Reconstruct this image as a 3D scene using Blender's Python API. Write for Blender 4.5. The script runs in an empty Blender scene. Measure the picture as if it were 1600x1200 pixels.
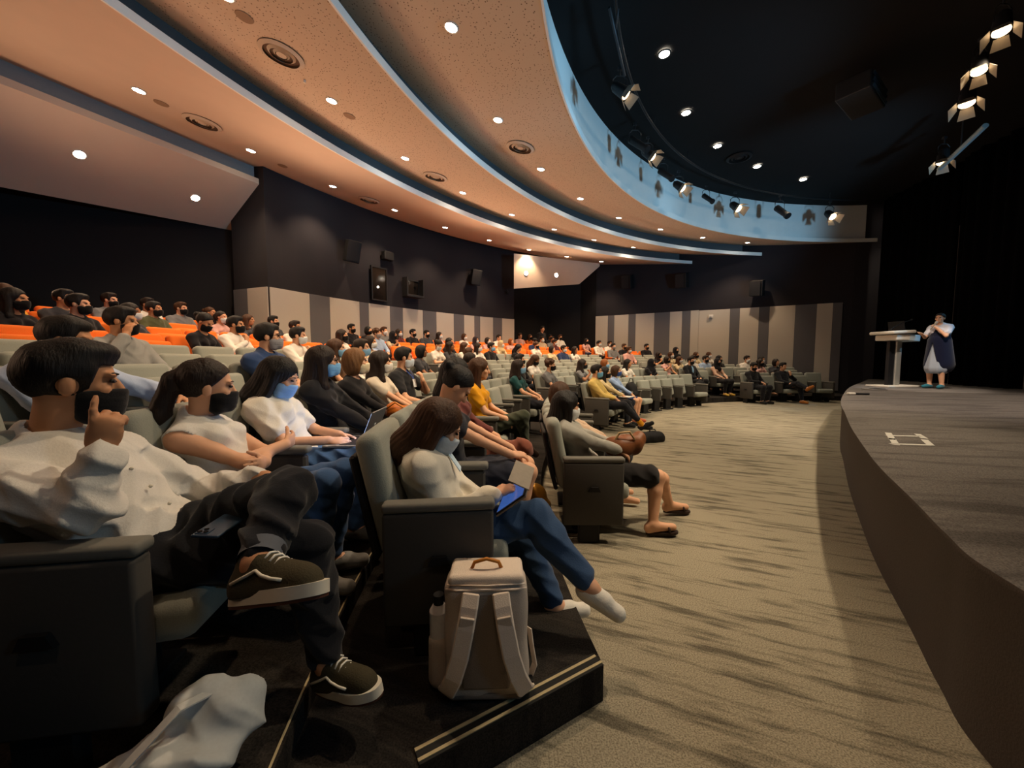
import bpy, bmesh, math, random
import numpy as np
from mathutils import Vector, Matrix

# ------------------------------------------------------------------ camera
SC = bpy.context.scene
COL = SC.collection
F_PX, CAM_H = 590.0, 1.38
PITCH = math.atan(40 / 590.0)
cam_d = bpy.data.cameras.new('camera'); cam_d.sensor_width = 36.0
cam_d.lens = 36.0 * F_PX / 1600.0; cam_d.clip_start = 0.02; cam_d.clip_end = 200
cam = bpy.data.objects.new('camera', cam_d); COL.objects.link(cam)
cam.location = (0, 0, CAM_H); cam.rotation_euler = (math.pi / 2 - PITCH, 0, 0)
SC.camera = cam

# ------------------------------------------------------------------ world, exposure, large lamps
wd = bpy.data.worlds.new('world'); SC.world = wd; wd.use_nodes = True
wd.node_tree.nodes['Background'].inputs[0].default_value = (1.0, 0.62, 0.42, 1)
wd.node_tree.nodes['Background'].inputs[1].default_value = 0.008
vs = SC.view_settings
vs.view_transform = 'Standard'; vs.look = 'None'; vs.exposure = 0.55; vs.gamma = 1.0; vs.use_curve_mapping = False

DL_W = {1: 200, 2: 210, 3: 165, 4: 130, 5: 40}      # watts of the downlights by ceiling band
UPL = [((-7.6, 5.6, 3.0), (-4.0, 5.4, 5.6), 120), ((-4.6, 8.3, 3.15), (-1.5, 6.5, 5.6), 150), ((-1.6, 12.0, 3.15), (1.4, 9.0, 5.6), 160), ((3.2, 16.2, 3.3), (3.6, 12.0, 5.6), 110), ((-5.5, 0.6, 2.6), (-1.5, 3.6, 5.6), 150)]
def lamp(name, kind, loc, energy, color, target=None, parent=None, **kw):
    d = bpy.data.lights.new(name, kind); d.energy = energy; d.color = color
    for k, v in kw.items(): setattr(d, k, v)
    o = bpy.data.objects.new(name, d); COL.objects.link(o); o.location = loc
    if target is not None:
        o.rotation_euler = (Vector(target) - Vector(loc)).to_track_quat('-Z', 'Y').to_euler()
    if parent: o.parent = parent
    return o

# blue spots added in place of a projection screen's glow on ceiling edges and audience
for p, t, e, sz in [((8.8, 1.6, 2.4), (-1.2, 4.6, 5.7), 1000, 46), ((9.2, 2.6, 2.4), (1.6, 9.6, 5.8), 1150, 46), ((9.8, 3.4, 2.4), (7.4, 12.4, 5.9), 1050, 46),
                    ((4.6, -0.8, 3.0), (-1.3, 1.2, 0.95), 55, 44)]:
    lamp('added_screen_glow', 'SPOT', p, e, (0.33, 0.70, 1.0), t, spot_size=math.radians(sz), spot_blend=0.6, shadow_soft_size=0.35)
# front-of-house lamps hung at the stage edge: warm light on faces and the open floor
for p, t, e, sz in [((5.2, 2.4, 6.3), (1.4, 6.0, 0.5), 900, 80), ((7.6, 5.6, 6.3), (4.2, 10.2, 0.4), 760, 58), ((2.6, 3.4, 6.2), (-0.7, 2.2, 0.8), 380, 62)]:
    lamp('house_front_lamp', 'SPOT', p, e, (1.0, 0.80, 0.55), t, spot_size=math.radians(sz), spot_blend=0.7, shadow_soft_size=0.12)
# lamps over the lectern and the stage floor
lamp('lectern_lamp', 'SPOT', (7.6, 6.2, 6.2), 900, (1.0, 0.84, 0.68), (9.6, 8.9, 1.0), spot_size=math.radians(24), spot_blend=0.6, shadow_soft_size=0.12)
lamp('lectern_blue_lamp', 'SPOT', (12.6, 6.6, 4.6), 220, (0.2, 0.62, 1.0), (9.7, 9.2, 1.6), spot_size=math.radians(20), spot_blend=0.6, shadow_soft_size=0.12)
lamp('stage_floor_lamp', 'SPOT', (7.6, 4.6, 6.3), 800, (1.0, 0.82, 0.66), (7.4, 6.6, 0.7), spot_size=math.radians(70), spot_blend=0.8, shadow_soft_size=0.2)
# unseen warm uplights added only to brighten the plaster ceiling
for p, t, e in UPL:
    lamp('added_ceiling_uplight', 'SPOT', p, e, (1.0, 0.60, 0.37), t, spot_size=math.radians(150), spot_blend=0.9, shadow_soft_size=0.4)

# ------------------------------------------------------------------ helpers
_cp, _sp = math.cos(PITCH), math.sin(PITCH)
def ray(u, v):
    x = (u - 800) / F_PX; y = (600 - v) / F_PX
    return Vector((x, _cp + y * _sp, -_sp + y * _cp))
def on_z(u, v, z):
    d = ray(u, v); return d * ((z - CAM_H) / d.z) + Vector((0, 0, CAM_H))
def at_y(u, v, y):
    d = ray(u, v); return d * (y / d.y) + Vector((0, 0, CAM_H))
def proj(P):
    x, y, z = P[0], P[1], P[2] - CAM_H
    dep = y * _cp - z * _sp
    return 800 + F_PX * x / dep, 600 - F_PX * (y * _sp + z * _cp) / dep

def lin(h):
    h = h.lstrip('#'); out = []
    for i in (0, 2, 4):
        c = int(h[i:i + 2], 16) / 255.0
        out.append(c / 12.92 if c <= 0.04045 else ((c + 0.055) / 1.055) ** 2.4)
    return (*out, 1.0)

MATS = {}
def mat(name, hexc, rough=0.8, metal=0.0, var=0.12, scale=40.0, bump=0.0, emit=None, spec=0.3, sheen=0.0, hex2=None, stretch=None):
    """procedural principled material: base colour broken up by noise, optional bump"""
    if name in MATS: return MATS[name]
    m = bpy.data.materials.new(name); m.use_nodes = True
    nt = m.node_tree; b = nt.nodes['Principled BSDF']
    c = lin(hexc)
    b.inputs['Roughness'].default_value = rough; b.inputs['Metallic'].default_value = metal
    b.inputs['Specular IOR Level'].default_value = spec
    if sheen: b.inputs['Sheen Weight'].default_value = sheen
    tc = nt.nodes.new('ShaderNodeTexCoord')
    src = tc.outputs['Object']
    if stretch:
        mp = nt.nodes.new('ShaderNodeMapping'); mp.inputs['Scale'].default_value = stretch
        nt.links.new(src, mp.inputs['Vector']); src = mp.outputs['Vector']
    nz = nt.nodes.new('ShaderNodeTexNoise'); nz.inputs['Scale'].default_value = scale; nz.inputs['Detail'].default_value = 4
    nt.links.new(src, nz.inputs['Vector'])
    mx = nt.nodes.new('ShaderNodeMix'); mx.data_type = 'RGBA'
    if hex2: c2 = lin(hex2)
    else: c2 = tuple(min(1, x * (1 + var * 2)) for x in c[:3]) + (1,); c = tuple(x * (1 - var) for x in c[:3]) + (1,)
    mx.inputs[6].default_value = c; mx.inputs[7].default_value = c2
    nt.links.new(nz.outputs['Fac'], mx.inputs[0]); nt.links.new(mx.outputs[2], b.inputs['Base Color'])
    if bump:
        bp = nt.nodes.new('ShaderNodeBump'); bp.inputs['Strength'].default_value = bump; bp.inputs['Distance'].default_value = 0.01
        nt.links.new(nz.outputs['Fac'], bp.inputs['Height']); nt.links.new(bp.outputs['Normal'], b.inputs['Normal'])
    if emit:
        b.inputs['Emission Color'].default_value = lin(emit[0]); b.inputs['Emission Strength'].default_value = emit[1]
    MATS[name] = m
    return m

def mesh(name, V, Fc, smooth=False):
    me = bpy.data.meshes.new(name); me.from_pydata([tuple(v) for v in V], [], Fc); me.update()
    if smooth: me.polygons.foreach_set('use_smooth', [True] * len(me.polygons))
    return me
def obj(name, me, m=None, parent=None, loc=None, rot=None):
    o = bpy.data.objects.new(name, me); COL.objects.link(o)
    if m is not None and me is not None:
        if len(me.materials) == 0: me.materials.append(m)
        elif me.materials[0] != m:
            o.material_slots[0].link = 'OBJECT'; o.material_slots[0].material = m
    if parent: o.parent = parent
    if loc is not None: o.location = loc
    if rot is not None: o.rotation_euler = rot
    return o
def tag(o, label=None, cat=None, group=None, kind=None):
    if label: o['label'] = label
    if cat: o['category'] = cat
    if group: o['group'] = group
    if kind: o['kind'] = kind
    return o
def thing(name, label, cat, loc=(0, 0, 0), rz=0.0, group=None):
    o = bpy.data.objects.new(name, None); COL.objects.link(o); o.empty_display_size = 0.1
    o.location = loc; o.rotation_euler = (0, 0, rz)
    return tag(o, label, cat, group)
def struct(name, me, m, parent=None, label=None):
    o = obj(name, me, m, parent)
    if parent is None: o['kind'] = 'structure'
    if label: o['label'] = label
    return o

class MB:
    """mesh builder collecting shapes into one mesh"""
    def __init__(s): s.bm = bmesh.new()
    def box(s, c, size, M=None, bevel=0.0, seg=2):
        r = bmesh.ops.create_cube(s.bm, size=1.0)
        vs_ = r['verts']
        bmesh.ops.scale(s.bm, vec=size, verts=vs_)
        if bevel > 0:
            es = list({e for v in vs_ for e in v.link_edges})
            g = bmesh.ops.bevel(s.bm, geom=es, offset=bevel, segments=seg, profile=0.5, affect='EDGES')
            vs_ = list({v for f in g['faces'] for v in f.verts} | {v for v in vs_ if v.is_valid})
        T = Matrix.Translation(c)
        if M is not None: T = T @ M.to_4x4()
        bmesh.ops.transform(s.bm, matrix=T, verts=vs_)
        return s
    def cyl(s, a, b, r, r2=None, n=16, caps=True):
        a, b = Vector(a), Vector(b); d = b - a
        g = bmesh.ops.create_cone(s.bm, cap_ends=caps, segments=n, radius1=r, radius2=r if r2 is None else r2, depth=d.length)
        q = d.to_track_quat('Z', 'Y')
        bmesh.ops.transform(s.bm, matrix=Matrix.Translation((a + b) / 2) @ q.to_matrix().to_4x4(), verts=g['verts'])
        return s
    def sph(s, c, r, sc=(1, 1, 1), M=None, n=16):
        g = bmesh.ops.create_uvsphere(s.bm, u_segments=n, v_segments=max(6, n // 2), radius=r)
        T = Matrix.Translation(c)
        if M is not None: T = T @ M.to_4x4()
        T = T @ Matrix.Diagonal((*sc, 1))
        bmesh.ops.transform(s.bm, matrix=T, verts=g['verts'])
        return s
    def tube(s, pts, r, n=8):
        pts = [Vector(p) for p in pts]; rings = []
        rr = r if isinstance(r, (list, tuple)) else [r] * len(pts)
        up = Vector((0, 0, 1))
        for i, p in enumerate(pts):
            t = (pts[min(i + 1, len(pts) - 1)] - pts[max(i - 1, 0)]).normalized()
            a = t.cross(up)
            if a.length < 1e-3: a = t.cross(Vector((1, 0, 0)))
            a.normalize(); b = t.cross(a)
            rings.append([s.bm.verts.new(p + (a * math.cos(k * 2 * math.pi / n) + b * math.sin(k * 2 * math.pi / n)) * rr[i]) for k in range(n)])
        for i in range(len(rings) - 1):
            for k in range(n):
                s.bm.faces.new((rings[i][k], rings[i][(k + 1) % n], rings[i + 1][(k + 1) % n], rings[i + 1][k]))
        s.bm.faces.new(rings[0][::-1]); s.bm.faces.new(rings[-1])
        return s
    def strip(s, pts, nrm, w, th):
        """flat strap: centreline pts, width direction per point, thickness normal per point"""
        rings = []
        for p, (wd_, nn) in zip(pts, nrm):
            p, wd_, nn = Vector(p), Vector(wd_) * w / 2, Vector(nn) * th / 2
            rings.append([s.bm.verts.new(q) for q in (p - wd_ - nn, p + wd_ - nn, p + wd_ + nn, p - wd_ + nn)])
        for i in range(len(rings) - 1):
            for k in range(4): s.bm.faces.new((rings[i][k], rings[i][(k + 1) % 4], rings[i + 1][(k + 1) % 4], rings[i + 1][k]))
        s.bm.faces.new(rings[0][::-1]); s.bm.faces.new(rings[-1])
        return s
    def prism(s, poly, z0, z1):
        lo = [s.bm.verts.new((p[0], p[1], z0)) for p in poly]; hi = [s.bm.verts.new((p[0], p[1], z1)) for p in poly]
        n = len(poly)
        for i in range(n): s.bm.faces.new((lo[i], lo[(i + 1) % n], hi[(i + 1) % n], hi[i]))
        s.bm.faces.new(hi); s.bm.faces.new(lo[::-1])
        return s
    def faces(s, V, Fc):
        vv = [s.bm.verts.new(v) for v in V]
        for f in Fc: s.bm.faces.new([vv[i] for i in f])
        return s
    def done(s, name, smooth=False, sharp=None):
        bmesh.ops.recalc_face_normals(s.bm, faces=s.bm.faces)
        me = bpy.data.meshes.new(name); s.bm.to_mesh(me); s.bm.free()
        if smooth: me.polygons.foreach_set('use_smooth', [True] * len(me.polygons))
        if smooth and sharp: me.set_sharp_from_angle(angle=math.radians(sharp))
        return me

def copy_tree(o, parent=None):
    c = o.copy(); COL.objects.link(c); c.parent = parent
    for ch in o.children: copy_tree(ch, c)
    return c
ORD = ['first', 'second', 'third', 'fourth', 'fifth', 'sixth', 'seventh', 'eighth', 'ninth', 'tenth', 'eleventh', 'twelfth',
       'thirteenth', 'fourteenth', 'fifteenth', 'sixteenth', 'seventeenth', 'eighteenth', 'nineteenth', 'twentieth', 'twenty-first', 'twenty-second', 'twenty-third', 'twenty-fourth', 'twenty-fifth', 'twenty-sixth']
random.seed(7)

# ------------------------------------------------------------------ layout: rows are arcs round a point on the stage
CX, CY = 9.7, 2.9
R1, PITCH_R = 9.12, 1.0
ROW_Z = [0, 0.15, 0.24, 0.42, 0.60, 0.77, 0.93, 1.10, 1.28, 1.46]
def row_R(r): return R1 + PITCH_R * (r - 1)
def arc(R, deg):      # deg = facing angle of a seat there (0 = +X, negative = turned to the camera)
    a = math.radians(deg); return Vector((CX - R * math.cos(a), CY - R * math.sin(a), 0))

# ------------------------------------------------------------------ materials of the setting
def carpet_mat(name, ca, cb, cc, rot, sx=0.9, sy=7.0):
    m = bpy.data.materials.new(name); m.use_nodes = True; nt = m.node_tree; b = nt.nodes['Principled BSDF']
    b.inputs['Roughness'].default_value = 0.95; b.inputs['Specular IOR Level'].default_value = 0.1
    tc = nt.nodes.new('ShaderNodeTexCoord'); mp = nt.nodes.new('ShaderNodeMapping')
    mp.vector_type = 'TEXTURE'; mp.inputs['Rotation'].default_value = (0, 0, rot); mp.inputs['Scale'].default_value = (1 / sx, 1 / sy, 1)
    nt.links.new(tc.outputs['Object'], mp.inputs['Vector'])
    n1 = nt.nodes.new('ShaderNodeTexNoise'); n1.inputs['Scale'].default_value = 1.6; n1.inputs['Detail'].default_value = 3; n1.inputs['Roughness'].default_value = 0.7
    nt.links.new(mp.outputs['Vector'], n1.inputs['Vector'])
    r1 = nt.nodes.new('ShaderNodeValToRGB'); r1.color_ramp.elements[0].position = 0.50; r1.color_ramp.elements[1].position = 0.64
    nt.links.new(n1.outputs['Fac'], r1.inputs['Fac'])
    n2 = nt.nodes.new('ShaderNodeTexNoise'); n2.inputs['Scale'].default_value = 160; n2.inputs['Detail'].default_value = 2
    nt.links.new(tc.outputs['Object'], n2.inputs['Vector'])
    mx = nt.nodes.new('ShaderNodeMix'); mx.data_type = 'RGBA'; mx.inputs[6].default_value = lin(ca); mx.inputs[7].default_value = lin(cb)
    nt.links.new(r1.outputs['Color'], mx.inputs[0])
    m2 = nt.nodes.new('ShaderNodeMix'); m2.data_type = 'RGBA'; m2.blend_type = 'MULTIPLY'; m2.inputs[0].default_value = 0.75
    r2 = nt.nodes.new('ShaderNodeValToRGB'); r2.color_ramp.elements[0].color = lin(cc); r2.color_ramp.elements[1].color = (1, 1, 1, 1)
    r2.color_ramp.elements[0].position = 0.3; r2.color_ramp.elements[1].position = 0.62
    nt.links.new(n2.outputs['Fac'], r2.inputs['Fac'])
    nt.links.new(mx.outputs[2], m2.inputs[6]); nt.links.new(r2.outputs['Color'], m2.inputs[7]); nt.links.new(m2.outputs[2], b.inputs['Base Color'])
    bp = nt.nodes.new('ShaderNodeBump'); bp.inputs['Strength'].default_value = 0.4; bp.inputs['Distance'].default_value = 0.006
    nt.links.new(n2.outputs['Fac'], bp.inputs['Height']); nt.links.new(bp.outputs['Normal'], b.inputs['Normal'])
    return m
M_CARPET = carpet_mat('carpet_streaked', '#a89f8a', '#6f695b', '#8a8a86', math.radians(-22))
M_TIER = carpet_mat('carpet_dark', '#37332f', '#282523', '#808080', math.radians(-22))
M_STAGE = carpet_mat('stage_carpet', '#77716c', '#5f5a56', '#9a9a9a', math.radians(-10), 0.5, 3.0)
M_RISER = mat('stage_riser_fabric', '#4a4440', 0.95, var=0.15, scale=120, bump=0.3)
M_PLASTER = None
def plaster():
    m = bpy.data.materials.new('ceiling_perforated_plaster'); m.use_nodes = True; nt = m.node_tree; b = nt.nodes['Principled BSDF']
    b.inputs['Roughness'].default_value = 0.9; b.inputs['Specular IOR Level'].default_value = 0.1
    tc = nt.nodes.new('ShaderNodeTexCoord')
    vo = nt.nodes.new('ShaderNodeTexVoronoi'); vo.inputs['Scale'].default_value = 24.0; vo.inputs['Randomness'].default_value = 0.85
    nt.links.new(tc.outputs['Object'], vo.inputs['Vector'])
    rp = nt.nodes.new('ShaderNodeValToRGB'); rp.color_ramp.elements[0].position = 0.14; rp.color_ramp.elements[1].position = 0.24
    rp.color_ramp.elements[0].color = lin('#6d5a4b'); rp.color_ramp.elements[1].color = lin('#cdbba6')
    nt.links.new(vo.outputs['Distance'], rp.inputs['Fac']); nt.links.new(rp.outputs['Color'], b.inputs['Base Color'])
    return m
M_PLASTER = plaster()
M_SMOOTH = mat('ceiling_smooth_plaster', '#cdb9a6', 0.9, var=0.03, scale=3)
M_LIP = mat('ceiling_edge_paint', '#e6eaea', 0.6, var=0.03, scale=4)
M_COVE = mat('ceiling_cove_grey', '#4a5056', 0.8, var=0.05, scale=4)
M_BLACK = mat('stage_ceiling_black', '#08080a', 0.9, var=0.2, scale=3)
M_DKWALL = mat('dark_wall_fabric', '#232126', 0.95, var=0.08, scale=60, bump=0.15)
M_BLKWALL = mat('black_wall_fabric', '#1b1a1d', 0.95, var=0.1, scale=60, bump=0.15)
M_PANEL_L = mat('wall_panel_pale', '#b3aca1', 0.9, var=0.05, scale=80, bump=0.12)
M_PANEL_D = mat('wall_panel_grey', '#5d5c60', 0.9, var=0.06, scale=80, bump=0.12)

# ------------------------------------------------------------------ floor and tiers
struct('floor', mesh('floor', [(-14, -4, 0), (16, -4, 0), (16, 22, 0), (-14, 22, 0)], [(0, 1, 2, 3)]), M_CARPET)
NOSE = 0.58
R2_CORNER = on_z(943, 1040, 0.15); R2_CORNER2 = on_z(655, 1198, 0.15)
def polar(P):
    return math.hypot(P[0] - CX, P[1] - CY), math.degrees(math.atan2(CY - P[1], CX - P[0]))
def tier(r):
    Ri = row_R(r) - NOSE; Ro = row_R(r + 1) - NOSE + 0.02
    if r == 10: Ro += 3.0
    z1 = ROW_Z[r - 1]; z0 = max(0.0, ROW_Z[r - 2] - 0.01)
    if r == 2:
        Ri = polar(R2_CORNER)[0]; a_i = polar(R2_CORNER)[1]
        dr = (R2_CORNER2 - R2_CORNER).normalized(); P = R2_CORNER.copy()
        while polar(P)[0] < Ro: P += dr * 0.01
        a_o = polar(P)[1]
    else: a_i = a_o = 22.0
    n = 90
    inner = [arc(Ri, a_i + (-100 - a_i) * k / n) for k in range(n + 1)]
    outer = [arc(Ro, a_o + (-100 - a_o) * k / n) for k in range(n + 1)]
    V = []; Fc = []
    for k in range(n + 1):
        a, b = inner[k], outer[k]
        V += [(a.x, a.y, 0), (a.x, a.y, z1), (b.x, b.y, z1), (b.x, b.y, 0)]
    for k in range(n):
        i = 4 * k; j = i + 4
        Fc += [(i, i + 1, j + 1, j), (i + 1, i + 2, j + 2, j + 1), (i + 2, i + 3, j + 3, j + 2)]
    Fc.append((0, 3, 2, 1)); i = 4 * n; Fc.append((i, i + 1, i + 2, i + 3))
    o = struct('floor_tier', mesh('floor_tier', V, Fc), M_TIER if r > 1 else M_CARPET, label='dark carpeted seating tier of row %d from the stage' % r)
    return o, inner, a_i
TIERS = {}
for r in range(2, 11): TIERS[r] = tier(r)
# step edging strips: two pale lines on the cut corner of the lowest tier, thin lines on tier fronts
M_NOSE = mat('nosing_pale_strip', '#b3a37e', 0.6, var=0.1, scale=30)
M_NOSEB = mat('nosing_black_rubber', '#1a1917', 0.7, var=0.1, scale=30)
def nosing(a, b, z, parent):
    a, b = Vector((a.x, a.y, z)), Vector((b.x, b.y, z)); d = (b - a).normalized(); n = Vector((-d.y, d.x, 0))
    if n.dot(Vector((0, 1, 0))) < 0: n = -n
    M = Matrix((d, n, Vector((0, 0, 1)))).transposed(); L = (b - a).length
    obj('nosing', MB().box((a + b) / 2 + n * 0.032 + Vector((0, 0, 0.003)), (L, 0.068, 0.008), M, 0.002).done('nosing'), M_NOSEB, parent)
    for off in (0.012, 0.047):
        obj('edge_strip', MB().box((a + b) / 2 + n * off + Vector((0, 0, 0.007)), (L, 0.011, 0.006), M).done('edge_strip'), M_NOSE, parent)
nosing(R2_CORNER, R2_CORNER2, 0.15, TIERS[2][0])
mb = MB()
pts = [arc(row_R(3) - NOSE + 0.012, a) + Vector((0, 0, ROW_Z[2] + 0.003)) for a in np.linspace(11, 3, 10)]
mb.tube(pts, 0.004, 6); obj('edge_strip', mb.done('edge_strip'), M_NOSE, TIERS[3][0])

# ------------------------------------------------------------------ stage
SH = 0.66
edge_pts = [(1.25, -3.0), (1.32, -1.0), (1.45, 0.5), (1.63, 1.2), (1.80, 1.5), (2.05, 1.86), (2.45, 2.45), (2.9, 3.05), (3.6, 3.95), (4.5, 5.05), (5.15, 5.85), (6.35, 7.2), (8.5, 9.45), (10.7, 11.5), (12.4, 13.1)]
def catmull(P, n):
    P = [Vector((*p, 0)[:3]) for p in P]; out = []
    for i in range(len(P) - 1):
        p0, p1, p2, p3 = P[max(i - 1, 0)], P[i], P[i + 1], P[min(i + 2, len(P) - 1)]
        for k in range(n):
            t = k / n
            out.append(0.5 * ((2 * p1) + (p2 - p0) * t + (2 * p0 - 5 * p1 + 4 * p2 - p3) * t * t + (3 * p1 - p0 - 3 * p2 + p3) * t ** 3))
    out.append(P[-1]); return out
EDGE = catmull(edge_pts, 8)
V = []; Fc = []
for p in EDGE: V += [(p.x, p.y, 0), (p.x, p.y, SH - 0.03), (p.x - 0.012, p.y + 0.01, SH - 0.025), (p.x - 0.012, p.y + 0.01, SH)]
for k in range(len(EDGE) - 1):
    i = 4 * k; j = i + 4
    for q in range(3): Fc.append((i + q, j + q, j + q + 1, i + q + 1))
stage = struct('stage', mesh('stage_riser', V, Fc, True), M_RISER, label='low stage with a dark curved front')
poly = [(p.x - 0.012, p.y + 0.01) for p in EDGE] + [(17, 13.1), (17, -3)]
bm = bmesh.new(); vv = [bm.verts.new((x, y, SH)) for x, y in poly]; bm.faces.new(vv[::-1]); bmesh.ops.recalc_face_normals(bm, faces=bm.faces)
bmesh.ops.triangulate(bm, faces=bm.faces)
for f in bm.faces:
    if f.normal.z < 0: f.normal_flip()
me = bpy.data.meshes.new('stage_top'); bm.to_mesh(me); bm.free()
obj('stage_floor', me, M_STAGE, stage)
# taped marks on the stage
M_TAPE = mat('white_tape', '#c9c6bd', 0.6, var=0.05)
def taped(pts_px):
    for (a, b) in pts_px:
        A = on_z(*a, SH); B = on_z(*b, SH); d = (B - A).normalized(); M = Matrix((d, Vector((-d.y, d.x, 0)), Vector((0, 0, 1)))).transposed()
        obj('tape_mark', MB().box((A + B) / 2 + Vector((0, 0, .002)), ((B - A).length + .04, 0.045, 0.003), M).done('tape_mark'), M_TAPE, stage)
taped([((1388, 677), (1394, 687)), ((1390, 681), (1436, 682)), ((1434, 679), (1444, 685)), ((1394, 686), (1400, 695)), ((1396, 694), (1453, 696)), ((1445, 688), (1454, 696))])

# ------------------------------------------------------------------ ceiling of curved plaster bands
ZL = 5.40
KX, KY = 10.1, 2.5
LIPS_PX = {1: [(858, 0), (865, 70), (876, 140), (904, 217), (945, 274), (1003, 321), (1087, 352), (1175, 369), (1275, 376), (1367, 379)],
           2: [(519, 0), (610, 115), (680, 196), (750, 259), (820, 308), (890, 343), (960, 367), (1060, 387), (1190, 400)],
           3: [(170, 0), (290, 86), (400, 161), (505, 227), (610, 290), (715, 336), (820, 369), (960, 395), (1088, 414)]}
LIPF = {}
for i, pts in LIPS_PX.items():
    P = [on_z(u, v, ZL) for u, v in pts]
    th = np.array([math.atan2(p.y - KY, p.x - KX) for p in P]); rr = np.array([math.hypot(p.x - KX, p.y - KY) for p in P])
    th = np.where(th < 0, th + 2 * math.pi, th)
    LIPF[i] = (np.polyfit(th, rr, 2), float(th.min()), float(th.max()))
def lipR(i, t):
    if i == 4: return lipR(3, t) + 2.55 + 0.75 * min(1.0, max(0.0, (math.degrees(t) - 150) / 25.0))
    c, a, b = LIPF[i]
    return float(np.polyval(c, max(a - 0.05, min(t, b + 0.15))))
def pol(R, t, z): return (KX + R * math.cos(t), KY + R * math.sin(t), z)
T_NEAR = math.radians(205)
def sweep(prof, t0, t1, n, m, name, parent=None, smooth=True, closed=False):
    """prof(t) -> list of (R, z); swept round the ceiling centre"""
    V = []; Fc = []
    for k in range(n + 1):
        t = t0 + (t1 - t0) * k / n
        V += [pol(R, t, z) for R, z in prof(t)]
    q = len(prof(t0))
    for k in range(n):
        for j in range(q if closed else q - 1):
            a = k * q + j; b = k * q + (j + 1) % q
            Fc.append((a, b, b + q, a + q))
    if closed: Fc.append(tuple(range(q))[::-1]); Fc.append(tuple(n * q + j for j in range(q)))
    me = mesh(name, V, Fc, smooth); me.set_sharp_from_angle(angle=math.radians(30))
    return obj(name, me, m, parent)
RISE = 0.46
BANDS = {}
for i in (1, 2, 3):
    t_end = LIPF[i][1]
    und = sweep(lambda t: [(lipR(i, t), ZL), (lipR(i + 1, t) + 0.32, ZL + RISE)], T_NEAR, t_end, 90, M_PLASTER if i < 3 else M_SMOOTH, 'ceiling')
    tag(und, ['curved plaster ceiling band nearest the stage', 'curved plaster ceiling band in the middle', 'curved plaster ceiling band nearest the rear wall'][i - 1], kind='structure')
    BANDS[i] = und
    sweep(lambda t: [(lipR(i, t), ZL - 0.002), (lipR(i, t), ZL + 0.12), (lipR(i, t) + 0.03, ZL + 0.12), (lipR(i, t) + 0.03, ZL + 0.0005)], T_NEAR, t_end, 90, M_LIP, 'lip', und, closed=True)
    tf = t_end + (0.022 if i == 1 else 0.055)
    top = 6.72 if i == 1 else ZL + RISE + 0.12
    sweep(lambda t: [(lipR(i, t) + 0.24, ZL + 0.10), (lipR(i, t) + 0.24, top), (lipR(i, t) + 0.30, top), (lipR(i, t) + 0.30, ZL + 0.10)], T_NEAR, tf, 90, M_LIP if i == 1 else M_COVE, 'fascia', und, closed=True)
# black ceiling over the stage and above the bands
struct('ceiling_stage', mesh('ceiling_stage', [(-16, -4, 6.72), (-16, 22, 6.72), (18, 22, 6.72), (18, -4, 6.72)], [(0, 1, 2, 3)]), M_BLACK)

# sloped soffits over the two rear bays
def soffit(front, back, name_label):
    A = [on_z(u, v, 5.42) for u, v in front]; C0 = on_z(*back[1], 4.57); nn = (A[1] - A[0]).cross(C0 - A[0]); o0 = Vector((0, 0, CAM_H)); rb = ray(*back[0]); B = [o0 + rb * ((A[0] - o0).dot(nn) / rb.dot(nn)), C0]
    V = [*A, *B[::-1]]; V = [tuple(v) for v in V] + [(v[0], v[1], v[2] + 0.12) for v in V]
    return struct('ceiling_rear_bay', mesh('ceiling_rear_bay', V, [(0, 1, 2, 3), (7, 6, 5, 4), (0, 4, 5, 1), (1, 5, 6, 2), (2, 6, 7, 3), (3, 7, 4, 0)]), M_SMOOTH, label=name_label)
soffit([(-160, 68), (408, 289)], [(-160, 262), (362, 360)], 'sloped pinkish soffit over the left rear bay')
soffit([(803, 401), (937, 416)], [(803, 451), (905, 444)], 'sloped soffit over the far rear bay')

gA, gB = on_z(-160, 68, 5.42), on_z(408, 289, 5.42); gd = (gB - gA).normalized(); gn = Vector((-gd.y, gd.x, 0)) * 0.15
struct('trim_1', mesh('trim_1', [tuple(gA + gn + Vector((0, 0, -0.02))), tuple(gB + gn + Vector((0, 0, -0.02))), tuple(gB + gn + Vector((0, 0, 1.2))), tuple(gA + gn + Vector((0, 0, 1.2)))], [(0, 1, 2, 3)]), mat('ceiling_gap_grey', '#80868c', 0.8, var=0.05), label='grey upstand in the gap above the left rear soffit')

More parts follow.
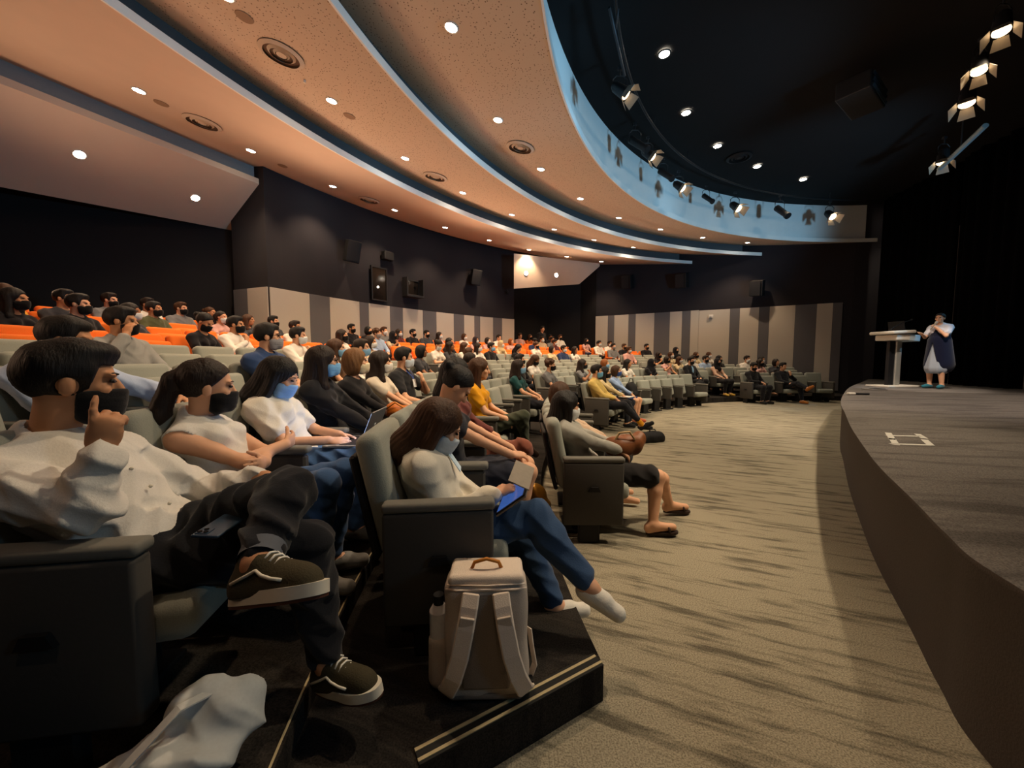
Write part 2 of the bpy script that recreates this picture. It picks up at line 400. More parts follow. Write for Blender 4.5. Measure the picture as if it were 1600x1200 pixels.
# ------------------------------------------------------------------ walls
def strip_wall(name, pts, z0, z1, m, label=None, parent=None):
    V = []; Fc = []
    for p in pts: V += [(p[0], p[1], z0), (p[0], p[1], z1)]
    for k in range(len(pts) - 1): Fc.append((2 * k, 2 * k + 2, 2 * k + 3, 2 * k + 1))
    return struct(name, mesh(name, V, Fc), m, parent, label)
RB = 16.6
LC = arc(RB, -21.6); RC_ = arc(RB, -54.6)
side = (LC - Vector((CX, CY, 0))).normalized()
LSIDE = LC + side * 1.2
booth_pts = [LSIDE] + [arc(RB, -21.6 - 33.0 * k / 24) for k in range(25)] + [RC_ + (RC_ - Vector((CX, CY, 0))).normalized() * 2.5]
wb = strip_wall('wall_back', booth_pts, 0.8, 6.7, M_DKWALL, 'dark curved wall of the control booth behind the last rows')
STRIPE_Z = 3.06
def panel(a, b, z0, z1, m, parent, off=0.03):
    a, b = Vector((a[0], a[1], 0)), Vector((b[0], b[1], 0)); d = b - a; L = d.length; d.normalize()
    n = Vector((d.y, -d.x, 0))
    M = Matrix((d, n, Vector((0, 0, 1)))).transposed()
    c = (a + b) / 2 + n * off / 2
    me = MB().box((0, 0, 0), (L - 0.006, off, z1 - z0), bevel=0.004, seg=1).done('panel')
    o = obj('panel', me, m, parent); o.matrix_local = Matrix.Translation((c.x, c.y, (z0 + z1) / 2)) @ M.to_4x4()
    return o
# booth panels by image columns along the wall
def on_arc_u(u, R):
    d = ray(u, 560); d = Vector((d.x / d.y, 1, 0)); C = Vector((CX, CY, 0))
    a = d.dot(d); b = -2 * d.dot(C); c = C.dot(C) - R * R
    t = (-b + math.sqrt(max(0, b * b - 4 * a * c))) / 2 / a
    return d * t
def seg_u(u, P, Q):
    d = ray(u, 560); d = Vector((d.x, d.y, 0)); e = Q - P
    den = d.x * e.y - d.y * e.x; s = -(P.x * d.y - P.y * d.x) / (e.x * d.y - e.y * d.x)
    return P + e * s
panel(LSIDE, LSIDE.lerp(LC, .42), 0.8, STRIPE_Z, M_PANEL_D, wb); panel(LSIDE.lerp(LC, .42), LC, 0.8, STRIPE_Z, M_PANEL_L, wb)
cols = [(425, 486, 0), (486, 517, 1), (517, 563, 0), (563, 577, 1), (577, 610, 0), (610, 630, 1), (630, 661, 0), (661, 682, 1), (682, 709, 0), (709, 725, 1), (725, 741, 0), (741, 750, 1), (750, 770, 0), (770, 784, 1), (784, 803, 0)]
for u0, u1, k in cols:
    A, B = on_arc_u(u0, RB), on_arc_u(u1, RB)
    n = max(1, int((B - A).length / 0.9)) if k == 0 else 1
    panel(A, B, 0.8, STRIPE_Z, M_PANEL_D if k else M_PANEL_L, wb)
# rear wall of the left bay, rear wall of the far bay
P0 = on_z(362, 360, 4.57); P1 = on_z(-200, 254, 4.57)
strip_wall('wall_left', [P1 + (P1 - P0), P0 + (P0 - P1).normalized() * 0.4], 0, 6.7, M_BLKWALL, 'black rear wall of the left bay')
Q0 = Vector((-0.6, 17.6, 0)); 
WA0, WA1, WB1 = Vector((4.1, 18.6, 0)), Vector((7.96, 16.2, 0)), Vector((12.2, 13.7, 0))
strip_wall('wall_rear_bay', [Q0, Vector((1.8, 19.6, 0)), WA0 + Vector((-.6, .9, 0)), WA0], 0, 6.7, M_BLKWALL, 'black rear wall of the far bay')
wa = strip_wall('wall_right', [WA0, WA1, WB1, Vector((13.4, 13.2, 0)), Vector((14.5, 13.0, 0))], 0, 6.7, M_DKWALL, 'dark side wall beyond the audience')
SZ2 = 3.42
for u0, u1, k in [(930, 949, 0), (949, 959, 1), (959, 981, 0), (981, 992, 1), (992, 1021, 0), (1021, 1045, 1), (1045, 1064, 0), (1064, 1077, 1), (1077, 1090, 0)]:
    panel(seg_u(u0, WA0, WA1), seg_u(u1, WA0, WA1), 0, SZ2, M_PANEL_D if k else M_PANEL_L, wa)
for u0, u1, k in [(1090, 1138, 0), (1138, 1153, 1), (1153, 1183, 0), (1183, 1199, 1), (1199, 1239, 0), (1239, 1272, 1), (1272, 1297, 0), (1297, 1312, 1)]:
    panel(seg_u(u0, WA1, WB1), seg_u(u1, WA1, WB1), 0, SZ2 - 0.02, M_PANEL_D if k else M_PANEL_L, wa)
# near side wall behind the camera, and back of the stage: black drapes with folds
strip_wall('wall_near', [Vector((-12, -1.2, 0)), Vector((-4, -2.2, 0)), Vector((2.4, -3.2, 0))], 0, 6.7, M_DKWALL, 'dark side wall on the near side of the hall')
M_DRAPE = mat('black_stage_drape', '#040405', 0.95, var=0.2, scale=30, spec=0.05)
def drape(a, b, label, amp=0.07, wl=0.32, z0=SH, z1=6.7):
    a, b = Vector((*a, 0)), Vector((*b, 0)); L = (b - a).length; d = (b - a) / L; n = Vector((-d.y, d.x, 0)); N = int(L / 0.04)
    V = []; Fc = []
    for k in range(N + 1):
        s = L * k / N; w = amp * math.sin(2 * math.pi * s / wl) + 0.4 * amp * math.sin(2 * math.pi * s / (wl * 2.7) + 1)
        p = a + d * s + n * w; V += [(p.x, p.y, z0 + 0.01), (p.x, p.y, z1)]
    for k in range(N): Fc.append((2 * k, 2 * k + 2, 2 * k + 3, 2 * k + 1))
    o = obj('stage_drape', mesh('stage_drape', V, Fc, True), M_DRAPE)
    sm = o.modifiers.new('thickness', 'SOLIDIFY'); sm.thickness = 0.012
    return tag(o, label, 'curtain', 'black stage drapes')
drape((12.55, 13.15), (12.2, 10.6), 'black drape hanging at the far end of the stage beside the striped wall')
drape((12.0, 10.4), (11.7, 8.7), 'black drape hanging directly behind the speaker')
drape((13.4, 9.0), (14.6, 3.5), 'black drape at the right edge of the photo, behind the stage')
drape((15.5, 10.5), (16.4, 6.0), 'black backdrop drape deepest behind the speaker', 0.05, 0.5)

# ------------------------------------------------------------------ organic shapes: signed distance fields meshed with surface nets
def v3(*a): return np.array(a, dtype=np.float64)
def unit(a):
    a = np.asarray(a, float); return a / max(1e-9, np.linalg.norm(a))
class Field:
    def __init__(s, h): s.h = h; s.p = []; s.cut = []
    def cone(s, a, b, ra, rb=None, k=0.02):
        s.p.append(('c', np.asarray(a, float), np.asarray(b, float), float(ra), float(ra if rb is None else rb), k)); return s
    def ell(s, c, r, M=None, k=0.03):
        s.p.append(('e', np.asarray(c, float), np.asarray(r, float), np.eye(3) if M is None else np.asarray(M, float), None, k)); return s
    def box(s, c, half, r, k=0.02):
        s.p.append(('b', np.asarray(c, float), np.asarray(half, float), float(r), None, k)); return s
    def sub(s, fn): s.cut.append(fn); return s
    def bbox(s, q):
        if q[0] == 'c':
            m = max(q[3], q[4]); lo = np.minimum(q[1], q[2]) - m; hi = np.maximum(q[1], q[2]) + m
        elif q[0] == 'b': lo = q[1] - q[2]; hi = q[1] + q[2]
        else:
            m = q[2].max(); e = np.sqrt(((q[3] * q[2][None, :]) ** 2).sum(1)); lo = q[1] - e; hi = q[1] + e
        pad = q[5] + 2.5 * s.h + s.inf
        return lo - pad, hi + pad
    def mesh(s, name, inflate=0.0, noise=None, smooth=True):
        h = s.h; s.inf = inflate
        bb = [s.bbox(q) for q in s.p]
        lo = np.min([b[0] for b in bb], 0); hi = np.max([b[1] for b in bb], 0)
        n = np.ceil((hi - lo) / h).astype(int) + 2
        D = np.full(n, 0.5, np.float32)
        ax = [lo[i] + h * np.arange(n[i]) for i in range(3)]
        for q, (a, b) in zip(s.p, bb):
            i0 = np.maximum(0, ((a - lo) / h).astype(int)); i1 = np.minimum(n, np.ceil((b - lo) / h).astype(int) + 1)
            X = ax[0][i0[0]:i1[0]][:, None, None].astype(np.float32); Y = ax[1][i0[1]:i1[1]][None, :, None].astype(np.float32); Z = ax[2][i0[2]:i1[2]][None, None, :].astype(np.float32)
            if q[0] == 'c':
                A, B, ra, rb = q[1], q[2], q[3], q[4]; d = B - A; L2 = max(1e-9, d @ d)
                px, py, pz = X - A[0], Y - A[1], Z - A[2]
                t = np.clip((px * d[0] + py * d[1] + pz * d[2]) / L2, 0, 1)
                dd = np.sqrt((px - t * d[0]) ** 2 + (py - t * d[1]) ** 2 + (pz - t * d[2]) ** 2) - (ra + (rb - ra) * t)
            elif q[0] == 'b':
                qx, qy, qz = [np.abs(a_ - q[1][j]) - q[2][j] + q[3] for j, a_ in enumerate((X, Y, Z))]
                dd = np.sqrt(np.maximum(qx, 0) ** 2 + np.maximum(qy, 0) ** 2 + np.maximum(qz, 0) ** 2) + np.minimum(np.maximum(np.maximum(qx, qy), qz), 0) - q[3]
            else:
                c, r, M = q[1], q[2], q[3]
                px, py, pz = X - c[0], Y - c[1], Z - c[2]
                u = [(px * M[0, j] + py * M[1, j] + pz * M[2, j]) for j in range(3)]
                k0 = np.sqrt((u[0] / r[0]) ** 2 + (u[1] / r[1]) ** 2 + (u[2] / r[2]) ** 2)
                k1 = np.sqrt((u[0] / r[0] ** 2) ** 2 + (u[1] / r[1] ** 2) ** 2 + (u[2] / r[2] ** 2) ** 2) + 1e-6
                dd = k0 * (k0 - 1.0) / k1
            sl = tuple(slice(i0[i], i1[i]) for i in range(3))
            k = q[5]; o = D[sl]
            if k > 0:
                hh = np.maximum(k - np.abs(o - dd), 0) / k
                D[sl] = np.minimum(o, dd) - hh * hh * k * 0.25
            else: D[sl] = np.minimum(o, dd)
        D -= inflate
        XX, YY, ZZ = ax[0][:, None, None], ax[1][None, :, None], ax[2][None, None, :]
        if noise is not None: D += noise(XX, YY, ZZ).astype(np.float32)
        for fn in s.cut: D = np.maximum(D, fn(XX, YY, ZZ).astype(np.float32))
        D[0] = D[-1] = 0.5; D[:, 0] = D[:, -1] = 0.5; D[:, :, 0] = D[:, :, -1] = 0.5
        return surfnet(D, lo, h, name, smooth)
def surfnet(D, lo, h, name, smooth=True):
    I = D < 0
    c = np.zeros(tuple(k - 1 for k in D.shape), np.uint8)
    for dx in (0, 1):
        for dy in (0, 1):
            for dz in (0, 1):
                c += I[dx:D.shape[0] - 1 + dx, dy:D.shape[1] - 1 + dy, dz:D.shape[2] - 1 + dz]
    act = np.argwhere((c > 0) & (c < 8))
    idx = np.full(c.shape, -1, np.int32); idx[act[:, 0], act[:, 1], act[:, 2]] = np.arange(len(act))
    pos = np.zeros((len(act), 3)); cnt = np.zeros(len(act))
    for axs in range(3):
        o1, o2 = [a for a in range(3) if a != axs]
        for p in (0, 1):
            for q in (0, 1):
                A = act.copy(); A[:, o1] += p; A[:, o2] += q; B = A.copy(); B[:, axs] += 1
                da = D[A[:, 0], A[:, 1], A[:, 2]].astype(float); db = D[B[:, 0], B[:, 1], B[:, 2]].astype(float)
                m = (da < 0) != (db < 0)
                t = da[m] / (da[m] - db[m]); P = A[m].astype(float); P[:, axs] += t
                pos[m] += P; cnt[m] += 1
    V = lo + h * pos / np.maximum(cnt, 1)[:, None]
    quads = []
    for axs in range(3):
        o1, o2 = [(1, 2), (2, 0), (0, 1)][axs]
        sa = [slice(None)] * 3; sb = [slice(None)] * 3; sa[axs] = slice(0, -1); sb[axs] = slice(1, None)
        ia = I[tuple(sa)]; ib = I[tuple(sb)]
        E = np.argwhere(ia != ib)
        E = E[(E[:, o1] > 0) & (E[:, o2] > 0)]
        flip = ib[E[:, 0], E[:, 1], E[:, 2]]
        def cell(a, b):
            Q = E.copy(); Q[:, o1] -= a; Q[:, o2] -= b; return idx[Q[:, 0], Q[:, 1], Q[:, 2]]
        f = np.stack([cell(1, 1), cell(0, 1), cell(0, 0), cell(1, 0)], 1)
        f[flip] = f[flip][:, ::-1]
        quads.append(f)
    Fq = np.concatenate(quads); Fq = Fq[(Fq >= 0).all(1)]
    me = bpy.data.meshes.new(name)
    me.vertices.add(len(V)); me.vertices.foreach_set('co', V.astype(np.float32).ravel())
    me.loops.add(len(Fq) * 4); me.loops.foreach_set('vertex_index', Fq.astype(np.int32).ravel())
    me.polygons.add(len(Fq)); me.polygons.foreach_set('loop_start', np.arange(0, len(Fq) * 4, 4, dtype=np.int32))
    try: me.polygons.foreach_set('loop_total', np.full(len(Fq), 4, np.int32))
    except Exception: pass
    me.update(calc_edges=True); me.validate()
    if smooth: me.polygons.foreach_set('use_smooth', np.ones(len(me.polygons), bool))
    return me

# ------------------------------------------------------------------ people
def rotm(yaw=0, pitch=0, roll=0):
    """columns = forward, left, up of a head turned left by yaw, down by pitch, tilted by roll"""
    return np.array(Matrix.Rotation(yaw, 3, 'Z') @ Matrix.Rotation(pitch, 3, 'Y') @ Matrix.Rotation(roll, 3, 'X'))
def ik(a, t, l1, l2, pole):
    a, t = np.asarray(a, float), np.asarray(t, float); d = t - a; L = np.linalg.norm(d); u = d / L
    if L > (l1 + l2) * 0.999: t = a + u * (l1 + l2) * 0.999; L = (l1 + l2) * 0.999
    x = (l1 * l1 - l2 * l2 + L * L) / (2 * L); y = math.sqrt(max(0, l1 * l1 - x * x))
    p = np.asarray(pole, float); p = p - u * (p @ u); p = unit(p)
    return a + u * x + p * y, t
def hand_prims(Fd, w, d, n, side, s=1.0, curl=0.5, spread=0.10, k=0.006, point=False):
    """w wrist, d finger direction, n palm normal (towards palm), side +1: thumb on n x d side"""
    d = unit(d); n = np.asarray(n, float); n = unit(n - d * (n @ d)); t = unit(np.cross(n, d)) * side
    c = w + d * 0.05 * s
    Fd.ell(c, (0.050 * s, 0.040 * s, 0.017 * s), np.stack([d, t, -n], 1), k=0.015)
    for i, (off, L) in enumerate([(0.028, 0.072), (0.010, 0.080), (-0.010, 0.075), (-0.028, 0.060)]):
        p = w + d * (0.088 - 0.004 * abs(i - 1)) * s + t * off * s
        fd = unit(d + t * spread * (off / 0.028)); ang = 0.0
        cc = curl * (0.15 if (point and i == 0) else 1.0)
        for sg, (fr, rr) in enumerate(((0.42, 0.0095), (0.32, 0.0085), (0.26, 0.0078))):
            ang += cc * (0.75, 0.9, 0.6)[sg]
            q = p + (fd * math.cos(ang) + n * math.sin(ang)) * L * fr * s
            Fd.cone(p, q, rr * s, (rr - 0.0008) * s, k=k); p = q
    p = w + d * 0.025 * s + t * 0.026 * s
    for fr, mixn in ((0.045, 0.3), (0.032, 0.5), (0.026, 0.6)):
        q = p + unit(d * 0.75 + t * (0.75 - curl * 0.8) + n * mixn * (0.4 + curl)) * fr * s
        Fd.cone(p, q, 0.0115 * s, 0.0095 * s, k=k); p = q

HAIR_CACHE = {}
def head_prims(Fd, Hc, M, s, k=0.02):
    def W(x, y, z): return Hc + M @ (v3(x, y, z) * s)
    Fd.ell(W(-0.008, 0, 0.028), v3(0.098, 0.076, 0.090) * s, M, k)
    Fd.ell(W(0.030, 0, -0.042), v3(0.066, 0.056, 0.078) * s, M, k)
    Fd.ell(W(0.066, 0, -0.092), v3(0.022, 0.026, 0.018) * s, M, k)
    Fd.cone(W(0.094, 0, 0.012), W(0.112, 0, -0.028), 0.009 * s, 0.014 * s, 0.012)
    for sg in (1, -1):
        Fd.ell(W(-0.002, sg * 0.080, -0.012), v3(0.019, 0.010, 0.031) * s, M, 0.008)
        Fd.ell(W(0.083, sg * 0.032, 0.030), v3(0.014, 0.026, 0.010) * s, M, 0.012)   # brow ridge
        Fd.ell(W(0.070, sg * 0.040, -0.022), v3(0.02, 0.022, 0.022) * s, M, 0.015)   # cheek
    Fd.ell(W(0.088, 0, -0.066), v3(0.014, 0.024, 0.012) * s, M, 0.012)               # lips

def hair_mesh(style, h, long_to=-0.34):
    """hair in head coordinates (forward x, left y, up z)"""
    key = (style, h, long_to)
    if key in HAIR_CACHE: return HAIR_CACHE[key]
    Fd = Field(h)
    Fd.ell((-0.014, 0, 0.036), (0.110, 0.089, 0.101), k=0.02)
    tilt, off = 1.15, -0.012
    if style == 'short':
        Fd.ell((0.035, 0, 0.100), (0.065, 0.07, 0.036), k=0.03)
    elif style == 'crop':
        Fd.ell((0.03, 0, 0.095), (0.06, 0.065, 0.03), k=0.03); tilt, off = 1.3, 0.004
    elif style == 'bowl':
        Fd.ell((0.0, 0, 0.03), (0.118, 0.102, 0.095), k=0.03); tilt, off = 0.5, -0.045
    elif style == 'bob':
        Fd.ell((-0.03, 0, -0.03), (0.098, 0.098, 0.120), k=0.04); tilt, off = 0.9, -0.14
    elif style == 'long':
        Fd.cone((-0.055, 0, 0.02), (-0.085, 0, -0.18), 0.082, 0.085, 0.04); Fd.cone((-0.085, 0, -0.18), (-0.06, 0, long_to), 0.085, 0.05, 0.03)
        for sg in (1, -1): Fd.cone((-0.01, sg * 0.070, 0.03), (-0.005, sg * 0.085, -0.20), 0.030, 0.034, 0.03); Fd.cone((-0.005, sg * 0.085, -0.20), (0.02, sg * 0.085, long_to), 0.034, 0.018, 0.02)
        tilt, off = 0.9, -0.5
    elif style == 'bun':
        Fd.ell((-0.125, 0, 0.055), (0.045, 0.045, 0.042), k=0.012)
    elif style == 'ponytail':
        Fd.ell((-0.115, 0, 0.035), (0.035, 0.034, 0.034), k=0.02); Fd.cone((-0.13, 0, 0.02), (-0.155, 0, -0.14), 0.034, 0.042, 0.02); Fd.cone((-0.155, 0, -0.14), (-0.13, 0, -0.28), 0.042, 0.014, 0.02)
    elif style == 'curly':
        rng = random.Random(3)
        for _ in range(46):
            th, ph = rng.uniform(0, 6.28), rng.uniform(-0.2, 1.5); q = v3(math.cos(th) * math.cos(ph), math.sin(th) * math.cos(ph), math.sin(ph))
            Fd.ell(v3(-0.018, 0, 0.036) + q * v3(0.11, 0.09, 0.10), v3(1, 1, 1) * rng.uniform(0.018, 0.03), k=0.012)
        tilt, off = 0.95, -0.03
    elif style == 'scarf':
        Fd.ell((-0.005, 0, 0.0), (0.118, 0.100, 0.138), k=0.03); Fd.cone((-0.03, 0, -0.10), (-0.05, 0, -0.22), 0.10, 0.15, 0.05); Fd.cone((0.0, 0, -0.16), (0.04, 0, -0.25), 0.08, 0.11, 0.05)
        tilt, off = 0.0, -0.5
    amp = 0.0 if style in ('curly', 'scarf') else (0.0012 if style in ('short', 'crop') else 0.0024)
    fr = 34 if h < 0.009 else 16
    def noise(X, Y, Z): return amp * np.sin(fr * np.arctan2(Y, X + 0.02) + 2.0 * np.sin(Z * 24)) + 0.0016 * np.sin(60 * X + 40 * Z) + 0.0 * Y
    # face opening and lower hairline
    if style == 'scarf':
        Fd.sub(lambda X, Y, Z: -(np.sqrt(((X - 0.12) / 0.085) ** 2 + (Y / 0.066) ** 2 + ((Z + 0.01) / 0.095) ** 2) - 1) * 0.066)
    else:
        Fd.sub(lambda X, Y, Z: -(np.sqrt(((X - 0.125) / 0.115) ** 2 + (Y / 0.073) ** 2 + ((Z + 0.035) / 0.105) ** 2) - 1) * 0.073)
        if style in ('long', 'bob'):
            Fd.sub(lambda X, Y, Z: -(np.sqrt(((X - 0.11) / 0.075) ** 2 + (Y / 0.12) ** 2 + ((Z + 0.14) / 0.17) ** 2) - 1) * 0.075)
        if style in ('short', 'crop'):
            hl = 0.066 if style == 'crop' else 0.058
            Fd.sub(lambda X, Y, Z: -np.maximum(0.046 + 0.25 * Z - X, Z - hl) + 0 * Y)            # temples: open in front of the ears
            Fd.sub(lambda X, Y, Z: -np.maximum(-0.045 - X, Z + 0.040) + 0 * Y)                    # sideburn end
            Fd.sub(lambda X, Y, Z: -0.080 - Z + 0.25 * (X + 0.05) + 0 * Y)                        # nape
            Fd.sub(lambda X, Y, Z: 0.030 - np.sqrt((X + 0.002) ** 2 + ((np.abs(Y) - 0.088) * 0.8) ** 2 + (Z + 0.015) ** 2))
        else: Fd.sub(lambda X, Y, Z: (tilt * X + off - Z + 0 * Y) / math.sqrt(1 + tilt * tilt))
    me = Fd.mesh('hair_' + style, 0.0, noise)
    HAIR_CACHE[key] = me
    return me
def mask_mesh(h):
    key = ('mask', h)
    if key in HAIR_CACHE: return HAIR_CACHE[key]
    Fd = Field(h)
    Fd.ell((0.046, 0, -0.052), (0.066, 0.071, 0.066), k=0.02); Fd.cone((0.094, 0, -0.022), (0.092, 0, -0.085), 0.030, 0.026, 0.04); Fd.cone((0.045, 0.035, -0.10), (0.045, -0.035, -0.10), 0.028, 0.028, 0.02)
    Fd.sub(lambda X, Y, Z: 0.014 - X + 0 * Y + 0 * Z)
    Fd.sub(lambda X, Y, Z: Z + 0.012 + 0.10 * (0.115 - X) + 1.2 * Y * Y + 0 * X)
    Fd.sub(lambda X, Y, Z: -0.128 - Z + 0 * X + 0 * Y)
    def noise(X, Y, Z): return 0.0013 * np.sin(Z * 300) * (1 if h < 0.009 else 0) + 0 * X + 0 * Y
    for sg in (1, -1):
        Fd.cone((0.03, sg * 0.062, -0.03), (-0.006, sg * 0.083, 0.012), 0.0035 if h < 0.009 else 0.005, None, 0.004)
    me = Fd.mesh('face_mask', 0.0, noise)
    HAIR_CACHE[key] = me
    return me
def eye_mesh():
    if 'eye' in HAIR_CACHE: return HAIR_CACHE['eye']
    me = MB().sph((0, 0, 0), 0.0125, (0.6, 1.25, 0.55), n=12).done('eye', True); HAIR_CACHE['eye'] = me; return me
def brow_mesh():
    if 'brow' in HAIR_CACHE: return HAIR_CACHE['brow']
    me = MB().sph((0, 0, 0), 0.014, (0.4, 1.5, 0.28), n=12).done('eyebrow', True); HAIR_CACHE['brow'] = me; return me

def make_person(sp, h=0.014):
    """returns dict of meshes in person coordinates: origin on floor under the hips, facing +X, left +Y"""
    f = sp.get('sex', 'm') == 'f'
    s = sp.get('scale', 0.95 if f else 1.0)
    lean = sp.get('lean', 0.24)
    P = v3(*sp.get('pelvis', (0.02, 0, 0.505)))
    sd = unit(v3(-math.sin(lean), sp.get('side', 0.0), math.cos(lean)))
    ld = unit(np.cross(sd, v3(1, 0, 0))); fw = np.cross(ld, sd)          # left, forward of the chest
    tw = sp.get('twist', 0.0)
    fw2 = fw * math.cos(tw) + ld * math.sin(tw); ld2 = ld * math.cos(tw) - fw * math.sin(tw)
    Mt = np.stack([fw, ld, sd], 1); Mc = np.stack([fw2, ld2, sd], 1)
    T = sp.get('torso', 0.50) * s
    sw = (0.146 if f else 0.176) * s
    W_, Ch, N = P + sd * 0.17 * s, P + sd * T * 0.68, P + sd * T
    hun = sp.get('hunch', 0.0); N = N + fw2 * hun; Ch = Ch + fw2 * hun * 0.4
    Sh = {-1: N - sd * 0.072 * s - ld2 * sw - fw2 * 0.01, 1: N - sd * 0.072 * s + ld2 * sw - fw2 * 0.01}
    for k_ in (-1, 1):
        if ('shrug%d' % k_) in sp: Sh[k_] = Sh[k_] + v3(*sp['shrug%d' % k_])
    Mh = rotm(sp.get('yaw', 0.35), sp.get('pitch', 0.0), sp.get('roll', 0.0))
    hs = sp.get('head', 0.94 if f else 0.99)
    Hc = N + v3(*sp.get('headoff', (0.045, 0, 0.165 * s))) 
    if 'Hc' in sp: Hc = v3(*sp['Hc'])
    l1, l2 = (0.27, 0.245) if f else (0.295, 0.265); l1 *= s; l2 *= s
    t1, t2 = 0.44 * s, 0.43 * s
    J = {}
    for sg, key in ((-1, 'R'), (1, 'L')):
        wr = v3(*sp.get(key + 'h', (0.30, sg * 0.09, 0.60)))
        E, wr = ik(Sh[sg], wr, l1, l2, sp.get(key + 'e', (-0.35, sg * 0.8, -0.6)))
        if (key + 'E') in sp: E = v3(*sp[key + 'E'])
        if (key + 'W') in sp: wr = v3(*sp[key + 'W'])
        J[key + 'E'], J[key + 'W'] = E, wr
        hip = P + v3(0.02, sg * 0.085 * s, -0.03)
        an = v3(*sp.get(key + 'f', (0.42, sg * 0.10, 0.085)))
        K, an = ik(hip, an, t1, t2, sp.get(key + 'k', (0.6, sg * 0.08, 1.0)))
        if (key + 'K') in sp: K = v3(*sp[key + 'K'])
        if (key + 'A') in sp: an = v3(*sp[key + 'A'])
        J[key + 'H'], J[key + 'K'], J[key + 'A'] = hip, K, an
        J[key + 'T'] = an + unit(v3(*sp.get(key + 't', (1, sg * 0.15, -0.22)))) * 0.165 * s
    def torso(Fd, bulk=1.0):
        Fd.ell(P + v3(0.0, 0, 0.0), v3(0.120, 0.165 if f else 0.160, 0.110) * s, Mt, 0.04)
        Fd.ell(W_ + fw * sp.get('belly', 0.0) * 0.5, v3((0.090 if f else 0.100) + sp.get('belly', 0), 0.112 if f else 0.145, 0.15) * s, Mt, 0.05)
        Fd.ell(Ch, v3(0.092 if f else 0.105, 0.130 if f else 0.168, 0.175 if f else 0.185) * s, Mc, 0.05)
        if f:
            for sg in (-1, 1): Fd.ell(Ch + fw2 * 0.075 * s + ld2 * sg * 0.065 * s + sd * 0.01, v3(0.046, 0.052, 0.052) * s, Mc, 0.03)
        Fd.cone(Sh[-1], Sh[1], (0.046 if f else 0.054) * s, None, 0.05)
        for sg in (-1, 1): Fd.cone(N - sd * 0.01, Sh[sg], 0.044 * s, 0.045 * s, 0.04)
    def arms(Fd, upto=2.0, key=None, k=0.02):
        for sg, kk in ((-1, 'R'), (1, 'L')):
            ra = 0.042 if f else 0.053
            E = J[kk + 'E']; Wr = J[kk + 'W']
            if upto >= 1: Fd.cone(Sh[sg], E, (ra + 0.006) * s, (ra - 0.010) * s, 0.03)
            elif upto > 0: Fd.cone(Sh[sg], Sh[sg] + (E - Sh[sg]) * upto, (ra + 0.012) * s, (ra + 0.004) * s, 0.03)
            if upto > 1:
                q = E + (Wr - E) * min(1.0, upto - 1)
                Fd.cone(E, q, (ra - 0.009) * s, ((ra - 0.009) + (0.029 - ra + 0.009) * min(1, upto - 1)) * s, k)
    def legs(Fd, upto=2.0):
        for kk in ('R', 'L'):
            H_, K, A = J[kk + 'H'], J[kk + 'K'], J[kk + 'A']
            if upto >= 1:
                Fd.cone(H_, K, 0.088 * s, 0.060 * s, 0.03)
                if upto > 1:
                    q = K + (A - K) * (upto - 1); mid = K + (A - K) * 0.3 - unit(v3(1, 0, 0)) * 0.012
                    Fd.cone(K, mid, 0.058 * s, 0.057 * s, 0.02); Fd.cone(mid, q, 0.057 * s, (0.057 - 0.021 * min(1, (upto - 1))) * s, 0.02)
            else: Fd.cone(H_, H_ + (K - H_) * upto, 0.090 * s, (0.090 - 0.028 * upto) * s, 0.03)
    out = {'J': J, 'Hc': Hc, 'Mh': Mh, 'hs': hs, 'N': N, 'P': P, 'Ch': Ch, 'sd': sd, 'fw': fw2, 'Sh': Sh, 's': s}
    B = Field(h)
    torso(B); arms(B); legs(B)
    B.cone(N - sd * 0.03, Hc + Mh @ (v3(-0.02, 0, -0.05) * hs), (0.047 if f else 0.055) * s, (0.045 if f else 0.052) * s, 0.02)
    head_prims(B, Hc, Mh, hs, 0.02)
    for sg, kk in ((-1, 'R'), (1, 'L')):
        Wr, E = J[kk + 'W'], J[kk + 'E']
        fd = unit(v3(*sp[kk + 'd'])) if (kk + 'd') in sp else unit(Wr - E + v3(0, 0, -0.1))
        pn = v3(*sp.get(kk + 'n', (0.05, -sg * 0.45, -1)))
        hand_prims(B, Wr, fd, pn, sp.get(kk + 's', 1 if sg > 0 else -1) * 1.0 * (1), s * 0.96, sp.get(kk + 'c', 0.45), k=0.006 if h < 0.01 else 0.010, point=sp.get(kk + 'p', False))
        A, Tt = J[kk + 'A'], J[kk + 'T']
        hl = A + unit(A - Tt) * 0.035 * s + v3(0, 0, -0.02)
        if sp.get('thinfeet'): B.cone(A, A + (Tt - A) * 0.35, 0.034 * s, 0.026 * s, 0.02); continue
        B.cone(A, hl, 0.036 * s, 0.034 * s, 0.02); B.cone(hl + v3(0, 0, -0.02), Tt, 0.032 * s, 0.026 * s, 0.02); B.cone(A, Tt, 0.036 * s, 0.022 * s, 0.02)
    out['body'] = B.mesh('person_body')
    t = sp.get('cloth', 0.011)
    rs = random.Random(sp.get('seed', 1)); ph = [rs.uniform(0, 6) for _ in range(6)]
    wa = sp.get('wrinkle', 0.004)
    def wr_noise(X, Y, Z):
        r1 = np.abs(np.sin(26 * X + 20 * Z + ph[0] + 1.8 * np.sin(14 * Y + ph[3] + 5 * Z))); r2 = np.abs(np.sin(36 * Y - 22 * Z + ph[1] + 1.6 * np.sin(17 * X + ph[5]))); r3 = np.abs(np.sin(46 * Z + 20 * X + ph[2] + 1.8 * np.sin(16 * Y + ph[4])))
        return wa * (1.5 * (r1 - 0.6) + 0.9 * (r2 - 0.6) + 1.0 * (r3 - 0.6))
    sl = sp.get('sleeve', 1.88)
    S_ = Field(h); torso(S_); 
    if sl > 0: arms(S_, sl)
